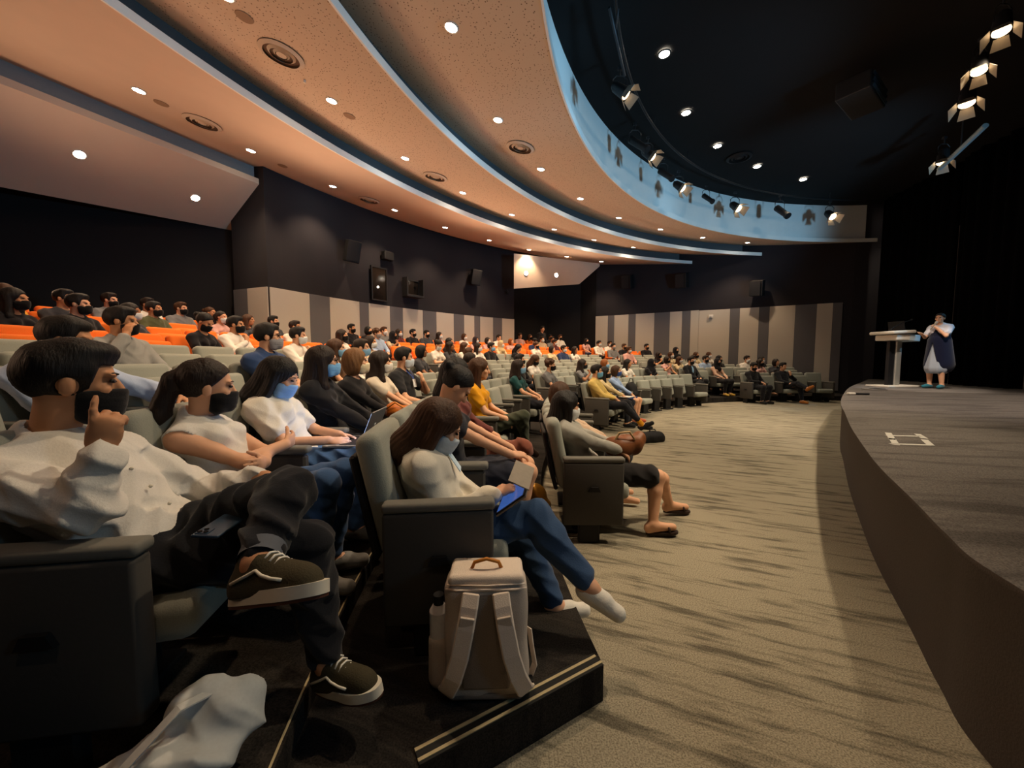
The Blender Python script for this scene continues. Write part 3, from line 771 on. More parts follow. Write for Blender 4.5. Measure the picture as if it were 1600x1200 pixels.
    if sp.get('collar', False): S_.cone(N - sd * 0.035, N + sd * 0.022 + fw2 * 0.01, 0.062 * s, 0.056 * s, 0.015)
    cz = P[2] - (0.06 if not sp.get('untucked') else 0.09)
    nk = N + fw2 * 0.055 + sd * 0.035
    S_.sub(lambda X, Y, Z: -(np.sqrt((X - nk[0]) ** 2 + (Y - nk[1]) ** 2 + (Z - nk[2]) ** 2) - sp.get('neck', 0.062)))
    hem_n = sd; hem_c = P - sd * (0.02 if not sp.get('untucked') else 0.09)
    if sl <= 1.0 or True:
        handcut = [(J['RW'], J['RE']), (J['LW'], J['LE'])]
    def hem(X, Y, Z): 
        d = -((X - hem_c[0]) * hem_n[0] + (Y - hem_c[1]) * hem_n[1] + (Z - hem_c[2]) * hem_n[2])
        far = 0.30 - np.sqrt((X - P[0]) ** 2 + (Y - P[1]) ** 2 + (Z - P[2]) ** 2)   # hem only near the hips
        return np.minimum(d, far)
    S_.sub(hem)
    if sl <= 0:
        for sg in (-1, 1):
            q_ = Sh[sg] + ld2 * sg * 0.040 * s - sd * 0.03
            S_.sub(lambda X, Y, Z, q_=q_: 0.070 - np.sqrt((X - q_[0]) ** 2 + (Y - q_[1]) ** 2 + (Z - q_[2]) ** 2))
    out['top'] = S_.mesh('top', t, wr_noise)
    lg = sp.get('bottoms', 1.9)
    L_ = Field(h); L_.ell(P + v3(0, 0, -0.005), v3(0.118, 0.165, 0.112) * s, Mt, 0.04); legs(L_, lg)
    if sp.get('skirt'):
        for q in np.linspace(0.15, min(1, lg), 5):
            a, b = [J[kk + 'H'] + (J[kk + 'K'] - J[kk + 'H']) * q for kk in ('R', 'L')]
            L_.cone(a, b, 0.078 * s, None, 0.03)
    out['trousers'] = L_.mesh('trousers', t * 0.9, wr_noise)
    for kk in ('R', 'L'):
        A, Tt = J[kk + 'A'], J[kk + 'T']; ux = unit(Tt - A + v3(0, 0, 0)); 
        out['shoe' + kk] = None
        if sp.get('shoes', True):
            Q = Field(min(h, 0.010)); fl = unit(v3(*sp.get(kk + 't', (1, 0, -0.22))))
            hl = A + unit(A - Tt) * 0.035 * s + v3(0, 0, -0.02)
            Q.cone(hl + v3(0, 0, -0.018), Tt, 0.034 * s, 0.030 * s, 0.02); Q.cone(A + v3(0, 0, -0.02), A * 0.5 + Tt * 0.5, 0.036 * s, 0.032 * s, 0.02)
            tp_ = A + unit(J[kk + 'K'] - A) * 0.062 * s + unit(Tt - A) * 0.02
            Q.sub(lambda X, Y, Z, tp_=tp_: 0.052 - np.sqrt((X - tp_[0]) ** 2 + (Y - tp_[1]) ** 2 + (Z - tp_[2]) ** 2))
            out['shoe' + kk] = Q.mesh('shoe', 0.008)
    return out

SKINS = [mat('skin_light', '#d9a583', 0.55, var=0.05, scale=25), mat('skin_tan', '#c08a64', 0.55, var=0.05, scale=25), mat('skin_brown', '#9c6a4a', 0.55, var=0.05, scale=25)]
def hair_mat(name, h1, h2):
    return mat(name, h1, 0.58, var=0.2, scale=30, bump=0.35, spec=0.3, hex2=h2, stretch=(6, 6, 0.7))
HAIRS = {'black': hair_mat('hair_black', '#0c0a0a', '#1d1918'), 'dark': hair_mat('hair_dark_brown', '#160f0c', '#2c1e17'), 'brown': hair_mat('hair_brown', '#2c1a11', '#55361f'),
         'light': hair_mat('hair_light_brown', '#5a3a22', '#8a6238'), 'ginger': hair_mat('hair_ginger', '#6d3a16', '#9a5a26'), 'grey': hair_mat('hair_grey', '#77736c', '#a8a39a')}
CLOTH = {}
def cloth(hexc, rough=0.9):
    if hexc not in CLOTH: CLOTH[hexc] = mat('cloth_' + hexc.strip('#'), hexc, rough, var=0.08, scale=180, bump=0.12, sheen=0.15, spec=0.15)
    return CLOTH[hexc]
M_EYE = mat('eye_dark', '#120c0a', 0.2, var=0.1, spec=0.6)
M_GLASSES = mat('glasses_frame', '#151313', 0.3, var=0.1)
def part_mat(o, m):
    o.material_slots[0].link = 'OBJECT'; o.material_slots[0].material = m
def build_person(pm, label, loc, facing, skin=0, hair=('short', 'black'), top='#dddddd', bottom='#22252b', mask=None, shoes=None, eyes=True, h_hair=0.012, glasses=False, group=None, top_label=None, long_to=-0.34, brows=False):
    """pm from make_person; body mesh is the top-level object, clothing and hair its children"""
    def add(name, me, m, par=None):
        if len(me.materials) == 0: me.materials.append(m)
        o = bpy.data.objects.new(name, me); COL.objects.link(o); part_mat(o, m)
        if par: o.parent = par
        return o
    root = add('person', pm['body'], SKINS[skin]); root.location = loc; root.rotation_euler = (0, 0, facing)
    tag(root, label, 'person', group)
    add('top', pm['top'], cloth(top), root); add('trousers', pm['trousers'], cloth(bottom), root)
    Hm = Matrix(np.vstack([np.hstack([pm['Mh'] * pm['hs'], pm['Hc'][:, None]]), [[0, 0, 0, 1]]]).tolist())
    if hair:
        ho = add('hair' if hair[0] != 'scarf' else 'headscarf', hair_mesh(hair[0], h_hair, long_to), HAIRS[hair[1]] if hair[1] in HAIRS else cloth(hair[1]), root); ho.matrix_local = Hm
    if mask:
        mo = add('face_mask', mask_mesh(h_hair), cloth(mask), root); mo.matrix_local = Hm
    if eyes:
        for sg in (1, -1):
            e = add('eye', eye_mesh(), M_EYE, root); e.matrix_local = Hm @ Matrix.Translation((0.0895, sg * 0.033, 0.010)) @ Matrix.Rotation(sg * 0.35, 4, 'Z')
            if brows:
                e = add('eyebrow', brow_mesh(), HAIRS['black'], root); e.matrix_local = Hm @ Matrix.Translation((0.092, sg * 0.034, 0.034)) @ Matrix.Rotation(sg * 0.35, 4, 'Z')
    if glasses:
        mb = MB()
        for sg in (1, -1):
            ring = [(0.104 - 0.008 * abs(math.cos(a)), sg * 0.034 + 0.026 * math.cos(a), 0.008 + 0.019 * math.sin(a)) for a in np.linspace(0, 2 * math.pi, 17)]
            mb.tube(ring, 0.0024, 6); mb.tube([(0.098, sg * 0.060, 0.012), (0.0, sg * 0.086, 0.012)], 0.0022, 6)
        mb.tube([(0.105, 0.009, 0.01), (0.105, -0.009, 0.01)], 0.0022, 6)
        g = add('glasses', mb.done('glasses', True), M_GLASSES, root); g.matrix_local = Hm
    if shoes:
        for kk in ('R', 'L'):
            if pm['shoe' + kk] is not None: add('shoe', pm['shoe' + kk], cloth(shoes), root)
    return root, Hm

# ------------------------------------------------------------------ seats
M_GREY = mat('seat_grey_fabric', '#8f9288', 0.9, var=0.08, scale=220, bump=0.2, sheen=0.2)
M_ORANGE = mat('seat_orange_fabric', '#ee7420', 0.85, var=0.08, scale=220, bump=0.2, sheen=0.1)
M_SIDE = mat('seat_side_panel', '#484541', 0.75, var=0.06, scale=90, bump=0.05)
M_PAD = mat('armrest_pad', '#6f6d66', 0.8, var=0.06, scale=120)
M_SHELL = mat('seat_shell_black', '#1c1b1c', 0.6, var=0.1, scale=30)
M_OSIDE = mat('seat_side_panel_rust', '#8e3a10', 0.75, var=0.08, scale=90)
M_LED = mat('aisle_light_lens', '#e8dcc0', 0.3, emit=('#fff0d0', 1.5), var=0.02)
RY = lambda a: Matrix.Rotation(a, 3, 'Y')
def seat_meshes():
    S = {}
    S['cushion'] = MB().box((0.08, 0, 0.35), (0.49, 0.465, 0.125), RY(-0.06), 0.045, 3).done('seat_cushion', True, 50)
    S['cushion_up'] = MB().box((-0.075, 0, 0.60), (0.125, 0.465, 0.46), RY(-0.22), 0.045, 3).done('seat_cushion_folded', True, 50)
    # backrest with a rounded top, a little narrower at the foot
    mb = MB().box((0, 0, 0), (0.105, 0.505, 0.56), None, 0.045, 3)
    for v in mb.bm.verts:
        k = (v.co.z + 0.28) / 0.56; v.co.y *= 0.93 + 0.07 * k; v.co.x += 0.02 * (2 * k - 1) ** 2
        if k > 0.75: v.co.z -= 0.02 * (abs(v.co.y) / 0.25) ** 2
    bmesh.ops.transform(mb.bm, matrix=Matrix.Translation((-0.235, 0, 0.655)) @ RY(-0.2).to_4x4(), verts=mb.bm.verts)
    S['backrest'] = mb.done('seat_backrest', True, 60)
    S['shell'] = MB().box((-0.285, 0, 0.60), (0.03, 0.44, 0.46), RY(-0.2), 0.01, 1).done('seat_shell')
    S['post'] = MB().box((-0.05, 0, 0.16), (0.10, 0.24, 0.30), None, 0.012, 1).box((-0.05, 0, 0.012), (0.22, 0.30, 0.024), None, 0.006, 1).done('seat_post')
    for nm, sy in (('R', -1), ('L', 1)):
        S['arm' + nm] = MB().box((0.03, sy * 0.28, 0.45), (0.42, 0.055, 0.30), None, 0.012, 1).done('armrest_panel')
        S['pad' + nm] = MB().box((0.03, sy * 0.28, 0.63), (0.455, 0.075, 0.04), None, 0.014, 2).done('armrest_pad', True, 50)
        S['end' + nm] = MB().box((0.028, sy * 0.285, 0.375), (0.445, 0.07, 0.47), None, 0.014, 2).done('end_panel', True, 50)
        S['foot' + nm] = MB().box((0.0, sy * 0.28, 0.075), (0.16, 0.05, 0.15), None, 0.01, 1).done('panel_foot')
    S['plate'] = MB().prism([(-0.045, 0), (0.045, 0), (0.028, 0.036), (-0.028, 0.036)], 0, 0.016).done('aisle_light')
    S['led'] = MB().cyl((0, 0.012, 0.014), (0, 0.012, 0.022), 0.008, n=10).done('aisle_light_lens')
    return S
SM = seat_meshes()
def build_seat(loc, rz, orange, up, endR, endL, ownL, label, group, detail=True):
    t = thing('auditorium_seat', label, 'seat', loc, rz, group)
    fab = M_ORANGE if orange else M_GREY; sd_ = M_OSIDE if orange else M_SIDE
    def add(name, key, m, par=t):
        me = SM[key]
        if len(me.materials) == 0: me.materials.append(m)
        o = bpy.data.objects.new(name, me); COL.objects.link(o); o.parent = par; part_mat(o, m); return o
    add('seat_cushion', 'cushion_up' if up else 'cushion', fab); b = add('backrest', 'backrest', fab)
    add('back_shell', 'shell', M_SHELL, b)
    add('post', 'post', M_SHELL)
    for nm, own, end in (('R', True, endR), ('L', ownL, endL)):
        if not own: continue
        if end:
            e = add('end_panel', 'end' + nm, sd_); add('panel_foot', 'foot' + nm, M_SHELL, e)
            if nm == 'R':
                pl = add('aisle_light', 'plate', M_SHELL, e); pl.matrix_local = Matrix.Translation((0.03, -0.3205, 0.40)) @ Matrix.Rotation(math.pi / 2, 4, 'X')
                ld = add('aisle_light_lens', 'led', M_LED, e); ld.matrix_local = pl.matrix_local
        else: add('armrest_panel', 'arm' + nm, sd_)
        add('armrest', 'pad' + nm, M_PAD if not orange else fab)
    return t

# ------------------------------------------------------------------ who sits where: (image column, image row of the head, look), rows found from the geometry
C_ = {'white': '#d9d4cb', 'black': '#17161a', 'navy': '#27365a', 'grey': '#6f7072', 'beige': '#b9a78c', 'brown': '#5b3d24', 'olive': '#4f5136', 'maroon': '#57272a', 'yellow': '#c79a2e', 'orange': '#b85a1e',
      'pink': '#c79a92', 'teal': '#1f4a4c', 'lightblue': '#94a9c6', 'cream': '#cdbb95', 'darkgrey': '#3a3b40', 'mustard': '#d69a1f'}
MK = {'k': ('black', '#121214'), 'w': ('white', '#cfd4d6'), 'b': ('pale blue', '#7fb0d6'), 'g': ('grey', '#8a8a8c'), 'n': (None, None), 'd': ('dark blue', '#2f4a86')}
# u, v(head centre), proto, hair style, hair colour, mask, top, row (0 = find)
CROWD = [
 (35, 460, 'f2', 'bob', 'brown', 'n', 'mustard', 8), (42, 482, 'f1', 'long', 'black', 'k', 'black', 7), (115, 462, 'm1', 'short', 'black', 'n', 'darkgrey', 8), (142, 480, 'm1', 'short', 'black', 'k', 'black', 7),
 (182, 476, 'm1', 'short', 'dark', 'k', 'grey', 9), (208, 494, 'f1', 'long', 'black', 'w', 'darkgrey', 7), (255, 482, 'm1', 'crop', 'black', 'k', 'olive', 8), (270, 500, 'f4', 'bun', 'black', 'k', 'black', 6),
 (330, 484, 'f1', 'bun', 'brown', 'n', 'brown', 9), (325, 499, 'f1', 'ponytail', 'dark', 'w', 'pink', 8), (352, 510, 'm2', 'short', 'black', 'k', 'white', 6),
 (406, 498, 'm1', 'short', 'black', 'k', 'darkgrey', 8), (453, 506, 'f1', 'long', 'brown', 'n', 'darkgrey', 8), (474, 508, 'm1', 'short', 'dark', 'k', 'white', 7), (489, 506, 'm1', 'short', 'black', 'k', 'black', 8),
 (462, 524, 'm2', 'short', 'black', 'w', 'white', 5), (509, 541, 'f1', 'long', 'brown', 'b', 'brown', 4), (534, 524, 'f1', 'long', 'dark', 'k', 'white', 6), (541, 511, 'f1', 'bob', 'black', 'k', 'black', 8),
 (564, 515, 'm1', 'curly', 'brown', 'g', 'lightblue', 7), (572, 507, 'm3', 'short', 'brown', 'w', 'grey', 8), (592, 514, 'f2', 'scarf', '#15141a', 'k', 'beige', 7), (620, 514, 'f1', 'long', 'dark', 'w', 'maroon', 8),
 (644, 519, 'm1', 'short', 'black', 'k', 'black', 8), (665, 518, 'm1', 'short', 'black', 'k', 'darkgrey', 8), (683, 522, 'f1', 'long', 'dark', 'w', 'pink', 8),
 (554, 548, 'm1', 'crop', 'dark', 'b', 'white', 4), (590, 541, 'f1', 'bob', 'dark', 'w', 'beige', 5), (626, 543, 'f4', 'bun', 'black', 'w', 'white', 5), (669, 544, 'f1', 'long', 'dark', 'n', 'darkgrey', 5),
 (722, 524, 'f1', 'bob', 'brown', 'w', 'white', 8), (782, 518, 'm2', 'short', 'dark', 'n', 'white', 8), (700, 539, 'f1', 'long', 'black', 'b', 'black', 6), (720, 540, 'f1', 'long', 'brown', 'w', 'white', 5),
 (733, 534, 'f1', 'scarf', '#2a2228', 'w', 'pink', 7), (745, 543, 'f1', 'long', 'dark', 'w', 'white', 5), (759, 533, 'f1', 'bob', 'dark', 'w', 'pink', 7), (762, 546, 'm1', 'short', 'black', 'b', 'black', 5),
 (784, 537, 'f1', 'scarf', '#b9a67e', 'w', 'cream', 6), (805, 536, 'f1', 'bob', 'ginger', 'n', 'pink', 7), (826, 531, 'm4', 'short', 'black', 'k', 'navy', 7), (801, 549, 'f4', 'long', 'black', 'n', 'black', 5),
 (842, 540, 'f1', 'curly', 'brown', 'k', 'white', 6), (869, 538, 'm1', 'short', 'dark', 'w', 'maroon', 7), (857, 552, 'f1', 'bob', 'dark', 'n', 'cream', 5), (880, 547, 'm1', 'short', 'dark', 'w', 'navy', 5),
 (899, 550, 'f1', 'long', 'dark', 'n', 'white', 5), (813, 512, 'm1', 'short', 'brown', 'n', 'pink', 9), (863, 517, 'm1', 'short', 'black', 'k', 'black', 9), (879, 516, 'm1', 'short', 'brown', 'k', 'white', 9),
 (898, 517, 'm2', 'crop', 'brown', 'w', 'white', 9), (907, 519, 'f1', 'long', 'brown', 'k', 'orange', 9), (919, 522, 'm1', 'short', 'brown', 'k', 'grey', 9), (938, 522, 'm1', 'short', 'dark', 'w', 'white', 9),
 (902, 532, 'f1', 'long', 'dark', 'k', 'pink', 8), (914, 533, 'm2', 'short', 'dark', 'k', 'grey', 8), (934, 544, 'm1', 'short', 'dark', 'g', 'grey', 6),
 (666, 546, 'f1', 'bob', 'black', 'n', 'darkgrey', 4), (721, 555, 'f1', 'long', 'brown', 'w', 'white', 4), (741, 563, 'm1', 'bowl', 'dark', 'w', 'darkgrey', 3), (807, 562, 'm1', 'short', 'black', 'k', 'black', 3), (829, 563, 'f4', 'long', 'brown', 'k', 'white', 3),
 (846, 575, 'f1', 'curly', 'brown', 'k', 'grey', 2), (829, 586, 'f1', 'long', 'dark', 'b', 'teal', 2), (903, 562, 'f2', 'long', 'dark', 'k', 'grey', 2),
 (949, 571, 'f1', 'bob', 'ginger', 'b', 'beige', 2), (970, 574, 'f1', 'long', 'black', 'n', 'white', 2), (1009, 574, 'f1', 'scarf', '#15151a', 'k', 'black', 2), (1028, 568, 'f2', 'bob', 'dark', 'k', 'pink', 3),
 (1051, 567, 'f3', 'long', 'brown', 'w', 'cream', 3), (966, 538, 'm1', 'crop', 'brown', 'k', 'black', 6), (984, 532, 'm1', 'short', 'dark', 'w', 'white', 7), (1004, 530, 'm1', 'short', 'black', 'w', 'white', 7), (988, 541, 'm1', 'short', 'brown', 'w', 'pink', 5),
 (1025, 534, 'm1', 'short', 'black', 'k', 'black', 6), (1021, 548, 'f2', 'long', 'dark', 'k', 'black', 4), (1043, 547, 'f1', 'long', 'brown', 'w', 'cream', 4), (1066, 555, 'm1', 'short', 'dark', 'w', 'white', 3), (1078, 548, 'f1', 'bob', 'brown', 'k', 'cream', 4),
 (1087, 537, 'm1', 'scarf', '#141317', 'k', 'black', 5), (1101, 544, 'f1', 'bob', 'brown', 'w', 'white', 4), (1108, 553, 'm1', 'short', 'dark', 'k', 'lightblue', 3), (1130, 553, 'm1', 'scarf', '#18171a', 'k', 'black', 3),
 (1170, 550, 'm1', 'short', 'dark', 'w', 'white', 3), (1181, 562, 'f1', 'long', 'dark', 'k', 'pink', 2), (1195, 554, 'f1', 'long', 'black', 'w', 'black', 3), (1207, 561, 'f1', 'bob', 'dark', 'n', 'darkgrey', 2),
 (958, 530, 'm1', 'short', 'dark', 'w', 'beige', 8),
]
PROTO = {}
def proto(k):
    if k in PROTO: return PROTO[k]
    base = dict(sex='m' if k[0] == 'm' else 'f', seed=hash(k[1]) % 7 + (3 if k[0] == 'm' else 0), yaw=0.38, torso=0.465, sleeve=1.88 if k[0] == 'm' else 0.55, headoff=(0.05, 0, 0.158))
    n = k[1]
    if n == '2': base.update(Rh=(0.17, -0.05, 0.86), Rd=(-0.15, 0.25, 1), Rn=(-1, 0.2, 0.1), Rc=0.9, Re=(0.5, -0.8, -0.9))
    if n == '3': base.update(Rh=(0.14, 0.10, 0.76), Rd=(0.1, 1, 0.2), Rn=(-1, 0, 0), Lh=(0.16, -0.10, 0.74), Ld=(0.1, -1, 0.1), Ln=(-1, 0, 0), Re=(0.4, -1, -0.6), Le=(0.4, 1, -0.6))
    if n == '4': base.update(pitch=0.5, yaw=0.15, lean=0.05, Rh=(0.30, -0.06, 0.70), Lh=(0.30, 0.06, 0.70), Rd=(0.6, 0.5, 0.5), Ld=(0.6, -0.5, 0.5))
    PROTO[k] = make_person(base, 0.0115)
    return PROTO[k]

# seat grids
def ang_at(u, R):
    P = on_arc_u(u, R); return polar(P)[1]
def inside(P):
    for a, b in ((WA0, WA1), (WA1, WB1)):
        e = (b - a).normalized(); n = Vector((e.y, -e.x, 0))
        if n.dot(Vector((0, -1, 0))) < 0: n = -n
        if (P - a).dot(n) < 0.75: return False
    return True
SEATS = {}     # (row, block) -> list of angles from the near side
FIX = {(1, 'near'): -0.9, (2, 'near'): 6.3, (3, 'near'): 8.6}
for r in range(1, 10):
    R = row_R(r); step = math.degrees(0.565 / R); C0 = [c for c in CROWD if c[7] == r]
    if r == 1: B = [('near', -0.9, -12.5), ('middle', -28.6, -61), ('far', -76.3, -91)]
    elif r == 2: B = [('near', 6.3, -21), ('middle', -28.6, -61), ('far', -67.4, -92)]
    elif r <= 8: B = [('near', FIX.get((r, 'near'), min(9.0, ang_at(-90, R))), -21.5), ('middle', -28.6, -61), ('far', -67.4, -92)]
    elif r == 9: B = [('near', ang_at(-60, R), -19.5), ('far', -57.0, -92)]
    else: B = [('far', -57.0, -92)]
    for nm, a0, a1 in B:
        n = int((a0 - a1) / step) + 1
        lst = [a0 - k * step for k in range(n)]
        lst = [a for a in lst if inside(arc(R, a))]
        if lst: SEATS[(r, nm)] = lst
TAKEN = {}
def find_seat(u, r):
    best = None
    for (rr, nm), lst in SEATS.items():
        if rr != r: continue
        for i, a in enumerate(lst):
            if (rr, nm, i) in TAKEN: continue
            H = arc(row_R(r) + 0.10, a); pu = proj((H.x, H.y, ROW_Z[r - 1] + 1.06))[0]
            if H.y < 0.5: continue
            if best is None or abs(pu - u) < best[0]: best = (abs(pu - u), nm, i, a, pu)
    return best
# heroes reserve their seats first: name -> (row, block, index)
HERO_SEATS = {}
def reserve(key, r, nm, i):
    TAKEN[(r, nm, i)] = key; HERO_SEATS[key] = (r, nm, i)
reserve('white_shirt', 3, 'near', 0); reserve('black_mask', 3, 'near', 1); reserve('laptop', 3, 'near', 2); reserve('black_coat', 3, 'near', 3); reserve('brown_bob', 3, 'near', 4); reserve('white_top', 3, 'near', 5); reserve('chin_man', 3, 'near', 6)
reserve('tablet', 2, 'near', 0); reserve('blue_strap', 2, 'near', 1); reserve('maroon', 2, 'near', 2); reserve('yellow_woman', 2, 'near', 4)
reserve('grey_pants', 1, 'near', 0); reserve('bowed', 1, 'near', 1)
reserve('yellow_man', 1, 'middle', 0); reserve('cream_woman', 1, 'middle', 1); reserve('blue_shirt_woman', 1, 'middle', 2)
reserve('suit_man', 2, 'far', 0); reserve('scarf_woman', 2, 'far', 2); reserve('dark_front', 1, 'far', 0); reserve('crossed_man', 1, 'far', 2)
for key, u, r in (('polo_man', 405, 4), ('elbow_man', 112, 4), ('plaid_man', 172, 5)):
    b = find_seat(u, r); reserve(key, r, b[1], b[2])
ROWN = ['one', 'two', 'three', 'four', 'five', 'six', 'seven', 'eight', 'nine', 'ten']
def where(r, nm, i): return '%s seat of row %s, %s block' % (ORD[i], ROWN[r - 1], nm)
rnd = random.Random(11)
DEBUG_FIT = []
for c in CROWD:
    u, v, pk, hs_, hc, mk, tp, r = c
    b = find_seat(u, r)
    if b is None: continue
    _, nm, i, a, pu = b; TAKEN[(r, nm, i)] = 'crowd'
    R = row_R(r); P = arc(R, a); P.z = ROW_Z[r - 1]
    DEBUG_FIT.append((u, v, round(pu), round(proj((P.x, P.y, P.z+1.07))[1]), r))
    col = C_[tp]; mname, mhex = MK[mk]
    lab = 'person in %s top%s, %s' % (tp.replace('lightblue', 'light blue').replace('darkgrey', 'dark grey'), ' and %s mask' % mname if mname else '', where(r, nm, i))
    build_person(proto(pk), lab, P, math.radians(a + rnd.uniform(-7, 7) + (6 if r > 2 and nm == 'near' else 0)), skin=rnd.choice([0, 0, 0, 1, 1, 2]), hair=(hs_, hc), top=col,
                 bottom=rnd.choice(['#1b1d24', '#2c3550', '#17171a', '#3b3f48']), mask=mhex, eyes=P.y < 9, group='seated audience')
for (r, nm), lst in SEATS.items():
    R = row_R(r)
    for i, a in enumerate(lst):
        P = arc(R, a); P.z = ROW_Z[r - 1]
        pu, pv = proj((P.x, P.y, P.z + 0.6)) if P.y > 0.3 else (-999, 0)
        if P.y < 0.3 or pu < -260: continue
        occ = (r, nm, i) in TAKEN; org = r >= 6
        lab = '%s %s, %s' % ('orange' if org else 'grey-green', 'seat with someone in it' if occ else 'empty tip-up seat', where(r, nm, i))
        build_seat(P, math.radians(a), org, (not occ) and (r + i) % 5 != 0, i == 0, i == len(lst) - 1, i == len(lst) - 1, lab, 'auditorium seats')

# ------------------------------------------------------------------ people in the nearer seats, posed one by one
HH = 0.0075
def seat_frame(key):
    r, nm, i = HERO_SEATS[key]; a = SEATS[(r, nm)][i]; P = arc(row_R(r), a); P.z = ROW_Z[r - 1]
    return P, math.radians(a)
def to_local(key):
    P, a = seat_frame(key); Mi = (Matrix.Translation(P) @ Matrix.Rotation(a, 4, 'Z')).inverted()
    def f(u, v, y): return tuple(Mi @ at_y(u, v, y))
    return f
def dirl(key, d):
    P, a = seat_frame(key); return tuple(Matrix.Rotation(-a, 3, 'Z') @ Vector(d))
HERO = {}
def hero(key, sp, label, h=HH, **kw):
    P, a = seat_frame(key)
    pm = make_person(sp, h); r, Hm = build_person(pm, label, P, a, h_hair=0.0075 if h < 0.0095 else 0.010, group='seated audience', **kw)
    HERO[key] = (r, pm, Hm); return r, pm, Hm

# sneakers with white soles, a stripe and laces
M_SOLE = mat('rubber_white', '#d8d2c2', 0.6, var=0.06, scale=30); M_OUT = mat('rubber_gum', '#4a2a1c', 0.7, var=0.1, scale=60)
M_LACE = mat('lace_white', '#e6e2d8', 0.8, var=0.04, scale=60); M_CANVAS = mat('canvas_olive', '#3d3726', 0.9, var=0.1, scale=200, bump=0.2)
def foot_outline(L, w, n=28):
    pts = []
    for k in range(n):
        a = 2 * math.pi * k / n; x = math.cos(a); y = math.sin(a)
        wx = 0.80 + 0.20 * x if x < 0 else 0.80 + 0.28 * math.sin(min(1, x * 1.3) * math.pi * 0.62) - 0.08 * x
        pts.append((L / 2 * x, w / 2 * np.sign(y) * abs(y) ** 0.75 * wx))
    return pts
def sneaker_meshes():
    L = 0.285
    up = Field(0.005)
    up.cone((-0.095, 0, 0.030), (0.085, 0, 0.026), 0.040, 0.040, 0.02); up.cone((-0.090, 0, 0.045), (-0.055, 0, 0.085), 0.036, 0.034, 0.02); up.cone((-0.04, 0, 0.078), (0.06, 0, 0.045), 0.033, 0.030, 0.03)
    up.cone((-0.105, 0, 0.05), (-0.100, 0, 0.092), 0.026, 0.024, 0.02)
    up.sub(lambda X, Y, Z: 0.012 - Z + 0 * X + 0 * Y)
    up.sub(lambda X, Y, Z: -(np.sqrt(((X + 0.062) / 0.048) ** 2 + (Y / 0.028) ** 2 + ((Z - 0.125) / 0.05) ** 2) - 1) * 0.028)
    S = {'upper': up.mesh('sneaker_upper')}
    def prism(L, w, z0, z1, nm):
        o = foot_outline(L, w); return MB().prism(o, z0, z1).done(nm, True, 40)
    S['sole'] = prism(L, 0.104, -0.004, 0.026, 'sneaker_sole'); S['out'] = prism(L * 0.985, 0.099, -0.012, -0.003, 'sneaker_outsole')
    mb = MB()
    for sg in (1, -1):
        pts = [(-0.098, sg * 0.045, 0.050), (-0.055, sg * 0.043, 0.064), (-0.030, sg * 0.0405, 0.073), (-0.010, sg * 0.0435, 0.060), (0.02, sg * 0.0455, 0.050), (0.050, sg * 0.0455, 0.044)]
        mb.tube(pts, 0.0042, 6)
    S['stripe'] = mb.done('side_stripe', True)
    mb = MB()
    for k in range(6):
        x = -0.020 + 0.015 * k; z = 0.107 - 0.0085 * k
        mb.tube([(x, -0.024, z - 0.010), (x + 0.002, -0.010, z + 0.003), (x + 0.004, 0.010, z + 0.003), (x + 0.006, 0.024, z - 0.010)], 0.0036, 6)
    S['laces'] = mb.done('laces', True)
    return S
SNK = sneaker_meshes()
def sneaker(parent, heel, toe, upv, canvas=M_CANVAS, scale=1.0, ankle=None):
    """heel, toe give the direction in parent's coordinates; the collar sits on the ankle"""
    x = unit(np.array(toe) - np.array(heel)); z = np.array(upv, float); z = unit(z - x * (z @ x)); y = np.cross(z, x)
    c = (np.array(heel) + np.array(toe)) / 2
    if ankle is not None: c = np.array(ankle) + x * 0.062 - z * 0.088
    M = Matrix(np.vstack([np.hstack([np.stack([x, y, z], 1) * scale, c[:, None]]), [[0, 0, 0, 1]]]).tolist())
    up = obj('shoe', SNK['upper'], canvas, parent); up.matrix_local = M
    for nm, k, m in (('sole', 'sole', M_SOLE), ('outsole', 'out', M_OUT), ('side_stripe', 'stripe', M_SOLE), ('laces', 'laces', M_LACE)):
        obj(nm, SNK[k], m, up)
    return up

# --- the man in the white shirt, nearest the camera
L = to_local('white_shirt')
ank = v3(*L(404, 880, 0.965)); rank = v3(*L(512, 1036, 1.22))
sp = dict(sex='m', scale=1.06, seed=2, pelvis=(0.07, 0.0, 0.505), lean=0.70, torso=0.425, thinfeet=True, Hc=L(112, 598, 1.24), head=1.06, yaw=0.62, pitch=0.10, roll=-0.05,
          RE=L(140, 792, 1.02), RW=L(158, 706, 1.06), Rd=(0.10, 0.16, 1.0), Rn=(-0.4, 0.9, 0.0), Rc=1.15, Rp=True, Rs=-1,
          LE=L(318, 768, 1.52), LW=L(414, 748, 1.38), Ld=(1.0, -0.1, -0.15), Ln=(0, -0.25, -1), Lc=0.55,
          RK=L(482, 850, 1.30), RA=tuple(rank), LK=L(452, 768, 1.22), LA=tuple(ank),
          Lt=tuple(v3(*L(530, 908, 0.93)) - ank), Rt=tuple(v3(*L(595, 1085, 1.16)) - rank),
          sleeve=1.86, collar=True, untucked=True, cloth=0.018, wrinkle=0.009, neck=0.055, shoes=False)
man, pm, Hm = hero('white_shirt', sp, 'person in white long-sleeved shirt with one hand at the nose, nearest the camera', skin=1, hair=('short', 'black'), top='#d5d2cb', bottom='#15171d', mask='#101013', brows=True)
for hl, tl, upv in ((L(366, 936, 0.99), L(534, 913, 0.94), (-0.12, 0.42, 0.95)), (L(474, 1078, 1.26), L(604, 1092, 1.14), (0, 0, 1))):
    sneaker(man, v3(*hl), v3(*tl), upv, ankle=ank if upv[2] < 1 else rank)
